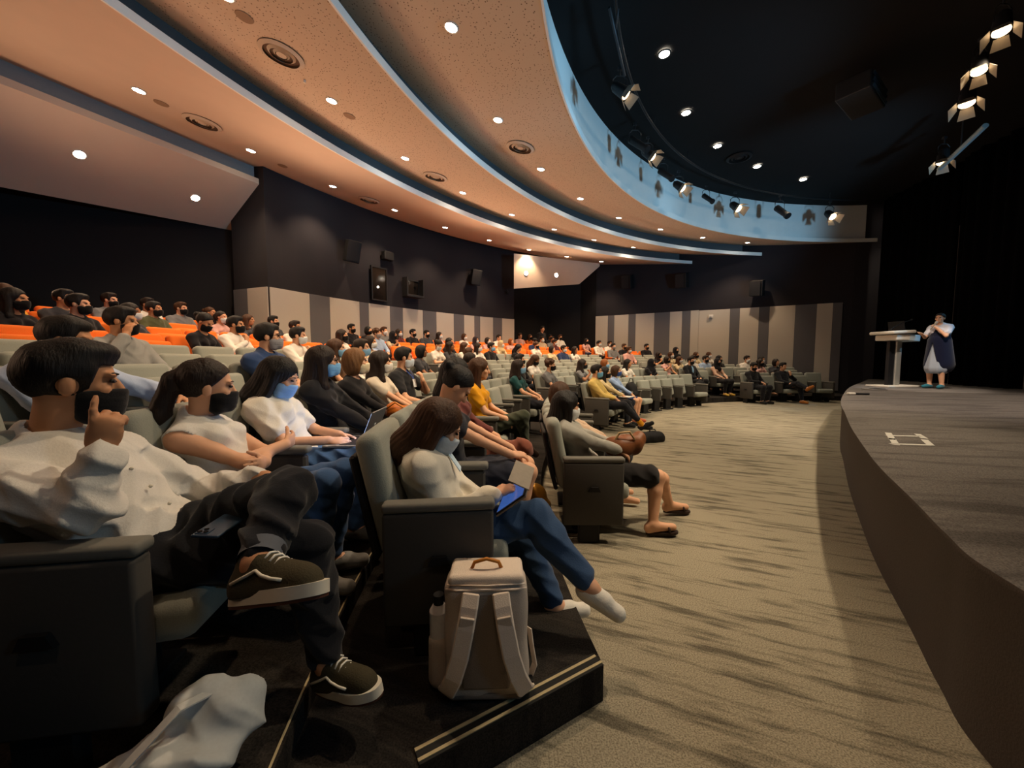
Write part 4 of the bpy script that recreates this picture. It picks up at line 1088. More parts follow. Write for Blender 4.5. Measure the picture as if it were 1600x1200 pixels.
# shirt buttons and hem bow, rolled trouser cuff
mb = MB()
for q in np.linspace(0.15, 0.85, 5):
    c = pm['P'] + pm['sd'] * 0.47 * q + pm['fw'] * 0.137; obj('button', MB().sph(c, 0.006, (1, 1, 1), n=8).done('shirt_button', True), M_SOLE, man)
cuf = pm['J']['LK'] + (pm['J']['LA'] - pm['J']['LK']) * 0.90
cd = unit(pm['J']['LA'] - pm['J']['LK'])
obj('trouser_cuff', MB().cyl(cuf - cd * 0.02, cuf + cd * 0.022, 0.056, 0.054, 24, caps=False).done('trouser_cuff', True), mat('cuff_grey', '#5c6068', 0.9), man)

# --- phone on his thigh
M_PHONE = mat('phone_case', '#22364a', 0.35, var=0.05, scale=20, spec=0.5); M_LENS = mat('phone_lens', '#0a0b0d', 0.15, var=0.05)
P, a = seat_frame('white_shirt')
A_ = on_z(305, 850, 0.872); C3 = on_z(366, 809, 0.872)
x = (C3 - A_).normalized(); z = Vector((0.10, -0.12, 1)); z = (z - x * z.dot(x)).normalized(); y = z.cross(x)
Mp = Matrix((x, y, z)).transposed().to_4x4(); Mp.translation = (A_ + C3) / 2 + Vector((0, 0.02, 0.004))
ph = obj('phone', MB().box((0, 0, 0), (0.150, 0.074, 0.009), None, 0.004, 2).done('phone', True, 50), M_PHONE); ph.matrix_world = Mp
tag(ph, 'dark blue phone lying on the thigh of the person in the white shirt', 'phone')
bump_ = obj('camera_bump', MB().box((-0.05, 0.014, 0.0055), (0.034, 0.034, 0.003), None, 0.001, 1).done('camera_bump'), M_PHONE, ph)
for dx, dy in ((-0.008, 0.008), (-0.008, -0.008), (0.008, 0.0)):
    obj('lens', MB().cyl((-0.05 + dx, 0.014 + dy, 0.006), (-0.05 + dx, 0.014 + dy, 0.009), 0.0062, n=14).done('lens'), M_LENS, bump_)

# --- woman with arms crossed
hero('black_mask', dict(sex='f', seed=4, lean=0.50, torso=0.44, yaw=0.62, pitch=0.12, head=1.0, pelvis=(0.06, 0, 0.48), headoff=(0.055, 0.0, 0.158), sleeve=0,
     Rh=(0.19, 0.13, 0.69), Rd=(0.1, 1, 0.15), Rn=(-1, 0, 0), Lh=(0.21, -0.10, 0.66), Ld=(0.25, -1, 0.1), Ln=(-1, 0, 0), Re=(0.5, -1, -0.7), Le=(0.5, 1, -0.6), collar=True, cloth=0.012, wrinkle=0.004,
     RK=(0.50, -0.16, 0.57), LK=(0.52, 0.05, 0.56)),
     'person with arms crossed in sleeveless white blouse and black mask beside the white shirt', skin=0, hair=('ponytail', 'dark'), top='#dcd8d0', bottom='#3c5a86', mask='#111113', brows=True, shoes='#8a8884')
# --- woman with the laptop
hero('laptop', dict(sex='f', seed=5, lean=0.42, torso=0.45, yaw=0.15, pitch=0.42, headoff=(0.085, -0.01, 0.13), sleeve=0.62, cloth=0.022, wrinkle=0.005, pelvis=(0.05, 0, 0.505),
     Rh=(0.27, -0.07, 0.635), Rd=(1, 0.1, -0.15), Lh=(0.27, 0.10, 0.635), Ld=(1, -0.1, -0.15), Rc=0.3, Lc=0.3, RK=(0.52, -0.10, 0.545), LK=(0.52, 0.10, 0.545)),
     'person with long black hair and blue mask typing on a laptop', skin=0, hair=('long', 'black'), top='#e4ded0', bottom='#4a6da0', mask='#86b4e8', brows=True, long_to=-0.42, shoes='#777570')
# --- tablet reader
L = to_local('tablet')
ra = v3(*L(922, 918, 1.60)); la = v3(*L(868, 948, 1.80))
hero('tablet', dict(sex='f', scale=0.93, seed=6, pelvis=(0.08, 0, 0.43), lean=0.58, torso=0.43, hunch=0.06, yaw=0.12, pitch=0.55, roll=0.0, headoff=(0.10, 0, 0.11), head=0.98,
     Rh=L(772, 772, 1.72), Rd=(0.8, 0.35, 0.15), Rn=(0, 0.3, -1), Rc=0.35, Lh=L(780, 805, 1.82), Ld=(0.9, -0.3, 0.1), Ln=(0, -0.2, 1), Lc=0.4, Re=(-0.8, -0.15, -0.6),
     RK=L(838, 806, 1.74), RA=tuple(ra), Rt=tuple(v3(*L(975, 968, 1.56)) - ra), LK=L(822, 838, 1.90), LA=tuple(la), Lt=(1, 0.1, -0.25), sleeve=1.92, cloth=0.024, wrinkle=0.005, neck=0.05, bottoms=1.86, collar=True),
     'person in fluffy white sweater and jeans reading a tablet, end of row two', skin=0, hair=('long', 'brown'), long_to=-0.20, top='#d8d1c2', bottom='#31496a', mask='#c8d2d8', brows=True, shoes='#dcd7cc')
# --- her neighbours along row two
hero('blue_strap', dict(sex='f', seed=7, lean=0.10, torso=0.46, yaw=0.25, pitch=0.85, headoff=(0.08, -0.02, 0.12), sleeve=0.5, bottoms=0.72, skirt=True, Rh=(0.42, -0.06, 0.62), Lh=(0.44, 0.07, 0.62), Rd=(1, 0.4, -0.1), RK=(0.50, -0.09, 0.53), LK=(0.50, 0.08, 0.53), shoes=True),
     'person with dark bun and bare knees in black top, beside the tablet reader', h=0.009, skin=0, hair=('bun', 'black'), top='#23242c', bottom='#2a2c38', shoes='#2a2826')
hero('maroon', dict(sex='f', seed=8, lean=0.16, torso=0.48, yaw=0.25, pitch=0.12, sleeve=1.6, cloth=0.02, wrinkle=0.006, Rh=(0.30, -0.10, 0.60), RK=(0.50, -0.14, 0.56)),
     'person in maroon blouse and rust brown trousers with long dark hair', h=0.009, skin=0, hair=('long', 'black'), top='#6b3b36', bottom='#7a4636', mask='#c7d2dc', shoes='#3a2a20')
hero('yellow_woman', dict(sex='f', seed=9, lean=0.12, torso=0.48, yaw=0.2, pitch=0.1, sleeve=0.6, Rf=(0.50, 0.05, 0.30), RK=(0.48, -0.02, 0.62), Rt=(0.6, 0.1, -0.6)),
     'person in mustard yellow top with brown hair and crossed olive trousers', h=0.009, skin=0, hair=('long', 'brown'), top='#d8971a', bottom='#3f4436', mask=None, shoes='#3a2a20')
# --- row one, near block
L = to_local('grey_pants')
hero('grey_pants', dict(sex='f', seed=10, lean=0.52, torso=0.44, yaw=0.30, pitch=0.12, headoff=(0.05, 0, 0.13), sleeve=1.85, cloth=0.018, bottoms=0.86, skirt=True, Rh=(0.36, -0.04, 0.62), Lh=(0.38, 0.12, 0.62),
     RK=L(1028, 745, 2.95), RA=L(1020, 820, 2.86), LK=L(1034, 748, 3.10), LA=L(1046, 788, 3.25), Rt=(1, 0.0, -0.1), Lt=(1, 0.15, -0.2)),
     'person in grey top, black skirt and sandals with a brown bag on the lap', h=0.009, skin=0, hair=('long', 'black'), top='#9a9890', bottom='#1d1b1c', mask='#d5d8d8', shoes=None)
hero('bowed', dict(sex='f', seed=11, lean=0.42, torso=0.46, yaw=0.45, pitch=-0.05, headoff=(0.02, 0, 0.13), sleeve=1.85), 'person with brown hair leaning back behind the person with the brown bag', h=0.010, skin=0, hair=('bob', 'brown'), top='#c2a890', bottom='#2c2c30')
# --- row one, middle block
hero('yellow_man', dict(sex='m', seed=12, lean=0.28, torso=0.48, yaw=0.30, sleeve=1.8, Rh=(0.33, -0.06, 0.62), RK=(0.50, -0.13, 0.52), RA=(0.83, -0.08, 0.16), Rt=(0.9, 0, 0.35), LK=(0.50, 0.08, 0.54), LA=(0.78, 0.08, 0.13), bottoms=1.72),
     'person in pale yellow shirt and blue mask with outstretched legs and mustard socks', h=0.010, skin=0, hair=('short', 'black'), top='#d6b96a', bottom='#1c1e24', mask='#6aa8d0', shoes='#1d1e22')
r_, pm_, _ = HERO['yellow_man']
for kk in ('R', 'L'):
    K, A = pm_['J'][kk + 'K'], pm_['J'][kk + 'A']; d = A - K
    obj('sock', MB().cyl(K + d * 0.68, K + d * 1.0, 0.048, 0.045, 18).done('sock', True, 60), cloth('#c98a1a'), r_)
hero('cream_woman', dict(sex='f', seed=13, lean=0.3, torso=0.47, yaw=0.30, sleeve=1.85, Rh=(0.36, -0.05, 0.62)), 'person in cream top and black mask beside the pale yellow shirt', h=0.010, skin=0, hair=('long', 'black'), top='#cdb98c', bottom='#22242c', mask='#141416', shoes='#222222')
hero('blue_shirt_woman', dict(sex='f', seed=14, lean=0.2, torso=0.48, yaw=0.25, sleeve=1.85, bottoms=0.75, skirt=True, Rh=(0.34, -0.05, 0.62)), 'person in light blue shirt, navy skirt and blue mask with brown bob', h=0.010, skin=0, hair=('bob', 'brown'), top='#8fa6cc', bottom='#23345c', mask='#2f4a86', shoes='#c0654a')
# --- row three, near block, further along
hero('black_coat', dict(sex='f', seed=15, lean=0.22, torso=0.49, yaw=0.50, pitch=0.0, sleeve=1.88, cloth=0.02, wrinkle=0.006, Rh=(0.34, -0.05, 0.60), Lh=(0.36, 0.07, 0.60)), 'person with long dark hair, glasses and blue mask in a black coat', h=0.009, skin=0, hair=('long', 'dark'), top='#1c1b1c', bottom='#1a1a1e', mask='#79afd8', glasses=True, brows=True, long_to=-0.44)
hero('brown_bob', dict(sex='f', seed=16, lean=0.22, torso=0.485, yaw=0.5, sleeve=1.5, Rh=(0.33, -0.05, 0.62)), 'person with light brown bob in black top with an orange bag', h=0.010, skin=0, hair=('bob', 'light'), top='#1f1d1e', bottom='#1f2026', mask='#d8c9a8')
hero('white_top', dict(sex='f', seed=17, lean=0.24, torso=0.475, yaw=0.55, sleeve=0.55, Rh=(0.33, -0.05, 0.60)), 'person with long dark hair in a cream white top between black clad neighbours', h=0.010, skin=0, hair=('long', 'dark'), top='#d2c6b4', bottom='#222428', mask='#d2cfc8')
hero('chin_man', dict(sex='m', seed=18, lean=0.20, torso=0.49, yaw=0.5, pitch=0.05, sleeve=0.62, Lh=(0.19, 0.03, 0.87), Ld=(-0.2, -0.1, 1), Ln=(-1, 0, 0), Lc=1.0, Le=(0.5, 0.8, -0.9)), 'person in black short-sleeved shirt and white mask with hand at chin', h=0.010, skin=0, hair=('crop', 'black'), top='#232428', bottom='#1a1b20', mask='#c8d6e2')
# --- row four and five, near block
hero('polo_man', dict(sex='m', scale=1.06, seed=19, lean=0.26, torso=0.485, belly=0.03, yaw=0.55, sleeve=0.6, cloth=0.018, head=1.05, Rh=(0.30, 0.02, 0.66), Rd=(0.2, 1, 0), collar=True), 'person in navy polo shirt with glasses and grey mask', h=0.009, skin=0, hair=('crop', 'black'), top='#2a3f66', bottom='#23252c', mask='#8d8c92', glasses=True, brows=True)
hero('elbow_man', dict(sex='m', seed=20, lean=0.40, torso=0.46, yaw=0.5, pitch=0.2, sleeve=1.85, cloth=0.018, wrinkle=0.006, headoff=(0.07, 0, 0.135), Lh=(0.30, 0.26, 0.72), Le=(0.4, 0.8, -0.4)), 'person in pale blue long-sleeved shirt directly behind the white shirt', h=0.010, skin=1, hair=('crop', 'black'), top='#a9b8d4', bottom='#1f2128', mask=None)
hero('plaid_man', dict(sex='m', seed=21, lean=0.30, torso=0.46, yaw=0.5, pitch=0.05, sleeve=1.85, cloth=0.016, Rh=(0.12, -0.14, 0.98), Rd=(-0.2, 0.5, 1), Re=(0.8, -0.6, -0.6)), 'person in grey checked shirt with an arm raised to the head', h=0.010, skin=1, hair=('short', 'black'), top='#8b8b88', bottom='#1f2128', mask='#141416')
# --- far block, front rows
hero('suit_man', dict(sex='m', seed=22, lean=0.2, torso=0.49, yaw=0.15, cloth=0.018, RK=(0.5, -0.14, 0.52)), 'person in black suit over a light blue shirt, aisle end of the far block', h=0.0115, skin=0, hair=('short', 'black'), top='#17181c', bottom='#15161a', mask='#141418', shoes='#101012')
r_, pm_, _ = HERO['suit_man']
sf = Field(0.010); sf.ell(pm_['Ch'] + pm_['fw'] * 0.085, (0.05, 0.05, 0.14), np.stack([pm_['fw'], v3(0, 1, 0), pm_['sd']], 1)); obj('shirt_front', sf.mesh('shirt_front'), cloth('#8db4d8'), r_)
hero('scarf_woman', dict(sex='f', seed=23, lean=0.2, torso=0.48, yaw=0.1, skirt=True, bottoms=1.85), 'person in black headscarf and long black dress with pink sleeves, far block', h=0.0115, skin=0, hair=('scarf', '#141318'), top='#c9a48e', bottom='#17161a', mask='#15151a', shoes='#c9a24a')
hero('dark_front', dict(sex='m', seed=24, lean=0.2, torso=0.47, yaw=0.1, pitch=0.3, Rh=(0.32, -0.05, 0.66)), 'person in black jacket looking down, first seat of the far front row', h=0.0115, skin=0, hair=('short', 'black'), top='#17171a', bottom='#15151a', mask='#151517', shoes='#101010')
hero('crossed_man', dict(sex='m', seed=25, lean=0.34, torso=0.48, yaw=0.15, RK=(0.50, -0.02, 0.62), RA=(0.88, -0.04, 0.50), Rt=(0.9, 0, 0.4), LK=(0.50, 0.08, 0.50), LA=(0.56, 0.10, 0.085), Lh=(0.15, 0.05, 0.86), Ld=(-0.2, 0, 1), Ln=(-1, 0, 0), Le=(0.5, 0.8, -0.9)), 'person in dark jacket with one leg stretched out and tan shoes, far front row', h=0.0115, skin=0, hair=('short', 'black'), top='#1a1c22', bottom='#191b21', mask=None, shoes='#a8662a')

# --- standing people: the speaker and an usher
def stand(sp, label, loc, rz, **kw):
    base = dict(torso=0.50, lean=0.0, pelvis=(0, 0, 0.93), Rf=(0.02, -0.11, 0.085), Lf=(0.02, 0.11, 0.085), Rk=(1, 0, 0), Lk=(1, 0, 0), Rh=(0.05, -0.26, 0.80), Lh=(0.05, 0.26, 0.80), Rd=(0.1, 0, -1), Ld=(0.1, 0, -1), Rn=(0, 1, 0), Ln=(0, -1, 0), yaw=0.0)
    base.update(sp); pm = make_person(base, 0.009); return (*build_person(pm, label, loc, rz, h_hair=0.009, **kw), pm)
SPK = on_z(1462, 607, SH)
spk, Hm, pm = stand(dict(sex='f', scale=1.03, seed=31, pelvis=(0, 0, 1.0), yaw=0.1, headoff=(0.03, 0, 0.15), sleeve=0.6, bottoms=0.3, cloth=0.02, belly=0.03,
     Lh=(0.17, 0.03, 1.43), Ld=(0.2, -0.5, 0.75), Ln=(-0.3, -0.9, 0.1), Lc=0.9, Le=(0.3, 0.7, -1), Rh=(0.40, -0.10, 1.27), Rd=(1, 0.1, 0.25), Rn=(0, 0.3, 1), Rc=0.3, Re=(-0.1, -0.4, -1)),
     'person speaking into a microphone on stage, navy dress over white short sleeves', SPK, math.radians(196), skin=0, hair=('bun', 'dark'), top='#cfd0da', bottom='#8f97a4', shoes='#2a6f80', eyes=True)
# navy pinafore with an open front showing the pale skirt
pin = Field(0.010); P_ = pm['P']
pin.ell(pm['Ch'] - v3(0.005, 0, 0.03), (0.14, 0.18, 0.19)); pin.cone(P_ + v3(-0.01, 0, 0.12), P_ + v3(-0.05, 0, -0.42), 0.195, 0.255, 0.04)
pin.sub(lambda X, Y, Z: Z - 1.40 + 0 * X + 0 * Y)
pin.sub(lambda X, Y, Z: np.minimum(-(np.abs(Y + 0.03) - 0.02 - 0.22 * (P_[2] + 0.02 - Z)), (X - 0.02)) + 0 * Z)
pin.sub(lambda X, Y, Z: 0.40 - Z + 0 * X + 0 * Y)
usk = Field(0.010); usk.cone(P_ + v3(0.0, 0, 0.02), P_ + v3(0.02, 0, -0.50), 0.155, 0.205, 0.03); usk.sub(lambda X, Y, Z: 0.36 - Z + 0 * X + 0 * Y)
obj('underskirt', usk.mesh('underskirt', 0, lambda X, Y, Z: 0.007 * np.sin(9 * np.arctan2(Y, X)) + 0 * Z), cloth('#9aa2ae'), spk)
obj('pinafore', pin.mesh('pinafore', 0.006), cloth('#10142c'), spk)
M_MIC = mat('microphone_grille', '#b9b4aa', 0.4, 0.6, var=0.1, scale=300)
mw = pm['J']['LW']
mic = tag(obj('handheld_microphone', MB().cyl((0, 0, -0.10), (0, 0, 0.07), 0.012, 0.018, 16).sph((0, 0, 0.09), 0.027, n=16).done('handheld_microphone', True, 60), M_MIC), 'handheld microphone held to the mouth of the speaker', 'microphone')
mp = Matrix.Translation(SPK) @ Matrix.Rotation(math.radians(196), 4, 'Z') @ Vector((*(mw + v3(0.035, -0.055, 0.055)),))
mic.location = mp; mic.rotation_euler = (0.5, 0.1, 0.3)
# usher by the far bay
for u in (846,):
    R = 16.55; A = on_arc_u(u, R); A.z = ROW_Z[7]
    stand(dict(sex='m', seed=33, sleeve=1.88), 'person in black jacket and white shirt standing by the orange rows', A, math.radians(polar(A)[1] + 10), skin=0, hair=('short', 'black'), top='#17171b', bottom='#17171b', eyes=False)

# ------------------------------------------------------------------ ceiling fittings
M_TRIM = mat('downlight_trim', '#d6cfc4', 0.5, var=0.03); M_TRIMB = mat('downlight_trim_black', '#17171a', 0.5, var=0.05)
M_GLOW = mat('downlight_lens', '#fff2dc', 0.4, emit=('#fff0d8', 55.0), var=0.0)
def torus(R, r, z=0, n=28, m=8):
    V = [((R + r * math.cos(b)) * math.cos(a), (R + r * math.cos(b)) * math.sin(a), z + r * math.sin(b)) for a in np.linspace(0, 2 * math.pi, n, endpoint=False) for b in np.linspace(0, 2 * math.pi, m, endpoint=False)]
    F_ = [(i * m + j, ((i + 1) % n) * m + j, ((i + 1) % n) * m + (j + 1) % m, i * m + (j + 1) % m) for i in range(n) for j in range(m)]
    return V, F_
def disc_mesh(name, R, th, n=28): return MB().cyl((0, 0, 0), (0, 0, -th), R, R * 0.97, n).done(name)
V_, F_ = torus(0.085, 0.012); ME_TRIM = mesh('downlight_trim', V_, F_, True); ME_LENS = disc_mesh('downlight_lens', 0.075, 0.006)
def band_pt(i, u, v):
    z = ZL + 0.1
    for _ in range(8):
        P = on_z(u, v, z); t = math.atan2(P.y - KY, P.x - KX); t = t if t > 0 else t + 2 * math.pi
        R = math.hypot(P.x - KX, P.y - KY); a, b = lipR(i, t), lipR(i + 1, t) + 0.32
        fr_ = min(0.66, max(0.05, (R - a) / (b - a))); z = ZL + RISE * fr_
    R = a + fr_ * (b - a); P = Vector(pol(R, t, z))
    P.z = z
    slope = math.atan2(RISE, b - a); out = Vector((P.x - KX, P.y - KY, 0)).normalized()
    n = (Vector((0, 0, 1)) * math.cos(slope) - out * math.sin(slope))    # upward normal of the sloped underside
    return P, n
def place_ceiling(o, P, n): o.location = P - n * 0.004; o.rotation_euler = n.to_track_quat('Z', 'X').to_euler()
def downlight(P, n, label, group, energy, black=False, size=1.0, col=(1.0, 0.70, 0.44), cone=96):
    t = thing('downlight', label, 'ceiling light', (0, 0, 0), 0, group); place_ceiling(t, P, n); t.scale = (size,) * 3
    obj('trim_ring', ME_TRIM, M_TRIMB if black else M_TRIM, t); obj('lens', ME_LENS, M_GLOW, t)
    l = lamp('downlight_lamp', 'SPOT', (0, 0, -0.03), energy, col, parent=t, spot_size=math.radians(cone), spot_blend=0.7, shadow_soft_size=0.05)
    return t
DL = {1: [(705, 42), (778, 187), (845, 264), (907, 310), (967, 340), (1032, 358), (1098, 371), (1168, 379)],
      2: [(352, -8), (518, 157), (633, 247), (720, 302), (795, 337), (861, 360), (922, 377), (985, 388)],
      3: [(217, 141), (392, 235), (516, 292), (610, 330), (690, 357), (759, 377), (823, 391), (882, 402), (938, 409)]}
BN = {1: 'front', 2: 'middle', 3: 'rear'}
for i, lst in DL.items():
    for k, (u, v) in enumerate(lst):
        P, n = band_pt(i, u, v)
        downlight(P, n, 'glowing recessed downlight, %s from the left in the %s plaster ceiling band' % (ORD[k], BN[i]), 'downlights in the plaster ceiling', DL_W[i])
for tdeg, wt, lab in ((177.4, 0.7, 'recessed downlight in the front ceiling band just above the frame'), (196.7, 0.12, 'recessed downlight in the front ceiling band behind the camera')):
    tt_ = math.radians(tdeg); R_ = lipR(1, tt_) + 0.45; zz = ZL + RISE * 0.45 / (lipR(2, tt_) + 0.32 - lipR(1, tt_))
    out_ = Vector((math.cos(tt_), math.sin(tt_), 0)); sl_ = math.atan2(RISE, lipR(2, tt_) + 0.32 - lipR(1, tt_))
    downlight(Vector(pol(R_, tt_, zz)), Vector((0, 0, 1)) * math.cos(sl_) - out_ * math.sin(sl_), lab, 'downlights in the plaster ceiling', DL_W[1] * wt)
for k, (u, v) in enumerate([(1038, 84), (1072, 176), (1121, 228), (1183, 260), (1255, 280), (1429, 297)]):
    P = on_z(u, v, 6.70); downlight(P, Vector((0, 0, 1)), 'glowing downlight, %s from the left in the black stage ceiling' % ORD[k], 'downlights in the black ceiling', DL_W[4], True, 1.15, (1.0, 0.82, 0.58), 80)
def soffit_pt(u, v, fr, bk):
    A, B = on_z(*fr[0], 5.42), on_z(*fr[1], 5.42); C = on_z(*bk, 4.57); n = (B - A).cross(C - A).normalized()
    if n.z < 0: n = -n
    d = ray(u, v); o = Vector((0, 0, CAM_H)); t = (A - o).dot(n) / d.dot(n); return o + d * t, n
for k, (u, v) in enumerate([(124, 241), (305, 309)]):
    P, n = soffit_pt(u, v, [(-160, 68), (408, 289)], (362, 360)); downlight(P, n, 'glowing downlight in the left rear soffit, %s' % ['nearer one', 'beside the booth wall'][k], 'downlights in the rear soffits', DL_W[5])
for k, (u, v) in enumerate([(822, 427), (869, 430)]):
    P, n = soffit_pt(u, v, [(803, 401), (937, 416)], (905, 444)); downlight(P, n, 'glowing downlight in the far rear soffit, %s' % ['beside the booth wall', 'away from the booth'][k], 'downlights in the rear soffits', DL_W[5])
# round air diffusers
M_DIFF = mat('diffuser_paint', '#c3b39f', 0.6, var=0.03); M_GAP = mat('diffuser_gap', '#5c4a3d', 0.9, var=0.1)
def ring_mesh(R0, R1_, z0, z1, name, n=36):
    V = []; F2 = []
    for k in range(n):
        a = 2 * math.pi * k / n
        V += [(R0 * math.cos(a), R0 * math.sin(a), z0), (R1_ * math.cos(a), R1_ * math.sin(a), z1)]
    for k in range(n): j = (k + 1) % n; F2.append((2 * k, 2 * j, 2 * j + 1, 2 * k + 1))
    return mesh(name, V, F2, True)
DF = [ring_mesh(0.30, 0.24, -0.012, -0.035, 'diffuser_rim'), ring_mesh(0.22, 0.15, 0.02, -0.03, 'diffuser_cone'), ring_mesh(0.14, 0.08, 0.02, -0.025, 'diffuser_cone_inner'), disc_mesh('diffuser_core', 0.07, 0.02), disc_mesh('diffuser_backing', 0.30, 0.004)]
def diffuser(P, n, label, s=1.0, mats=(M_DIFF, M_GAP)):
    t = thing('air_diffuser', label, 'air vent', (0, 0, 0), 0, 'round ceiling air vents'); place_ceiling(t, P, n); t.scale = (s,) * 3
    obj('backing', DF[4], mats[1], t)
    for nm, me in zip(('rim', 'cone', 'cone', 'core'), DF[:4]): obj(nm, me, mats[0], t)
for i, u, v, lab in [(2, 440, 84, 'large round air vent in the middle ceiling band, nearest the camera'), (2, 680, 276, 'round air vent further along the middle ceiling band'), (3, 316, 191, 'round air vent in the rear ceiling band near the left'), (1, 813, 230, 'round air vent in the front ceiling band'), (3, 575, 313, 'faint round air vent in the rear ceiling band over the booth')]:
    P, n = band_pt(i, u, v); diffuser(P, n, lab, 0.95)
diffuser(on_z(1155, 246, 6.70), Vector((0, 0, 1)), 'black round air vent in the stage ceiling between downlights', 1.0, (M_TRIMB, M_BLACK))
ME_GR = disc_mesh('speaker_grille', 0.10, 0.006); M_GRILLE = mat('grille_tan', '#8f765f', 0.7, var=0.1, scale=300)
for i, u, v, lab in [(2, 382, 26, 'flat round ceiling speaker near the large air vent'), (3, 252, 161, 'flat round ceiling speaker between downlight and vent on the left'), (2, 546, 181, 'flat round ceiling speaker beside the second middle-band downlight'), (3, 437, 260, 'flat round ceiling speaker in the rear band above the booth corner')]:
    P, n = band_pt(i, u, v); t = obj('ceiling_speaker', ME_GR, M_GRILLE); place_ceiling(t, P, n); tag(t, lab, 'ceiling speaker', 'ceiling speakers')
P, n = band_pt(2, 476, 125); t = obj('sprinkler_head', MB().cyl((0, 0, 0), (0, 0, -0.03), 0.02, 0.012, 12).cyl((0, 0, -0.03), (0, 0, -0.035), 0.022, n=12).done('sprinkler_head'), M_TRIM); place_ceiling(t, P, n); tag(t, 'small sprinkler head below the large air vent', 'sprinkler')

# ------------------------------------------------------------------ stage lanterns
M_CAN = mat('lantern_black', '#1b1b1d', 0.5, var=0.1, scale=30, spec=0.4); M_FLAP = mat('barn_door_inner', '#8d8478', 0.5, 0.3, var=0.05)
M_HOT = mat('lantern_lens_warm', '#ffe2b8', 0.3, emit=('#ffd6a0', 6.0), var=0.0); M_DEAD = mat('lantern_lens_unlit', '#54504a', 0.2, var=0.05)
LM = {'can': MB().cyl((0, 0, 0.10), (0, 0, -0.16), 0.085, 0.105, 20).cyl((0, 0, 0.16), (0, 0, 0.10), 0.05, 0.085, 20).done('lantern_can', True, 40),
      'lens': MB().cyl((0, 0, -0.155), (0, 0, -0.165), 0.09, n=20).done('lantern_lens'),
      'tube': MB().cyl((0, 0, 0.12), (0, 0, -0.34), 0.075, 0.065, 18).cyl((0, 0, -0.30), (0, 0, -0.36), 0.08, 0.08, 18).done('lantern_tube', True, 40),
      'yoke': MB().tube([(0.115, 0, 0), (0.12, 0, 0.17), (0.06, 0, 0.23), (-0.06, 0, 0.23), (-0.12, 0, 0.17), (-0.115, 0, 0)], 0.010, 6).cyl((0, 0, 0.23), (0, 0, 0.34), 0.014, n=8).box((0, 0, 0.35), (0.07, 0.05, 0.05)).done('lantern_yoke')}
for k in range(4):
    a = k * math.pi / 2; c, s_ = math.cos(a), math.sin(a); w = 0.085 if k % 2 else 0.11
    def Rv(x, y, z): return (x * c - y * s_, x * s_ + y * c, z)
    LM['flap%d' % k] = MB().faces([Rv(0.10, -w * .8, -0.165), Rv(0.10, w * .8, -0.165), Rv(0.18, w * 1.1, -0.30), Rv(0.18, -w * 1.1, -0.30), Rv(0.104, -w * .8, -0.163), Rv(0.104, w * .8, -0.163), Rv(0.184, w * 1.1, -0.298), Rv(0.184, -w * 1.1, -0.298)],
                                 [(0, 1, 2, 3), (7, 6, 5, 4), (0, 4, 5, 1), (1, 5, 6, 2), (2, 6, 7, 3), (3, 7, 4, 0)]).done('barn_door')
def lantern(P, target, label, kind='fresnel', lit=True, size=1.0):
    t = thing('stage_light', label, 'stage light', P, 0, 'stage lights on the ceiling rig'); t.scale = (size,) * 3
    d = (Vector(target) - P).normalized(); M = (-d).to_track_quat('Z', 'Y').to_matrix().to_4x4()
    hd = obj('housing', LM['can' if kind == 'fresnel' else 'tube'], M_CAN, t); hd.matrix_local = M
    ln = obj('lens', LM['lens'], M_HOT if lit else M_DEAD, hd)
    if kind == 'fresnel':
        for k in range(4): obj('barn_door', LM['flap%d' % k], M_FLAP, hd)
    else: ln.location = (0, 0, -0.19); ln.scale = (0.7, 0.7, 1)
    obj('yoke', LM['yoke'], M_CAN, t)
    return t
ST = (8.5, 5.0, 0.7)
for u, v, z, kind, lit, sz, lab in [
    (968, 140, 6.15, 'fresnel', True, 1.0, 'stage light with barn doors glowing orange below the leftmost rod'),
    (992, 222, 6.2, 'profile', False, 1.1, 'dark tube shaped stage light, upper one at the curve of the blue fascia'),
    (1012, 240, 6.1, 'fresnel', True, 1.0, 'stage light with one bright flap near the upper blue fascia'),
    (1036, 270, 6.1, 'profile', False, 1.0, 'dark tube shaped stage light left of the bright pair'),
    (1060, 290, 6.05, 'fresnel', True, 1.05, 'stage light with open barn doors, third glowing from the left'),
    (1103, 308, 6.15, 'profile', False, 0.9, 'small dark stage light with a blue lens glint'),
    (1148, 322, 6.1, 'fresnel', True, 1.15, 'stage light with wide pale barn doors in the middle of the blue fascia'),
    (1218, 328, 6.1, 'profile', True, 1.25, 'long tube stage light pointing down right on the blue fascia'),
    (1296, 335, 6.05, 'fresnel', True, 1.15, 'rightmost stage light in front of the blue fascia'),
    (1566, 34, 6.1, 'fresnel', True, 1.0, 'topmost bright stage light at the upper right corner'),
    (1531, 98, 6.1, 'fresnel', True, 1.0, 'second bright stage light from the upper right corner'),
    (1512, 148, 6.1, 'fresnel', True, 1.15, 'third bright stage light from the upper right corner'),
    (1474, 243, 6.0, 'fresnel', True, 1.1, 'bright stage light beside the slanting rail on the right')]:
    P = on_z(u, v, z); tgt = ST if u < 1400 else (9.0, 8.5, 1.0)
    if u > 1400: tgt = (P.x - 1.5, P.y - 1.2, 0.7)
    else:
        inward = Vector((KX - P.x, KY - P.y, 0)).normalized(); tgt = (P.x + inward.x * 3.2, P.y + inward.y * 3.2, P.z - 3.0)
    lantern(P, tgt, lab, kind, lit, sz)
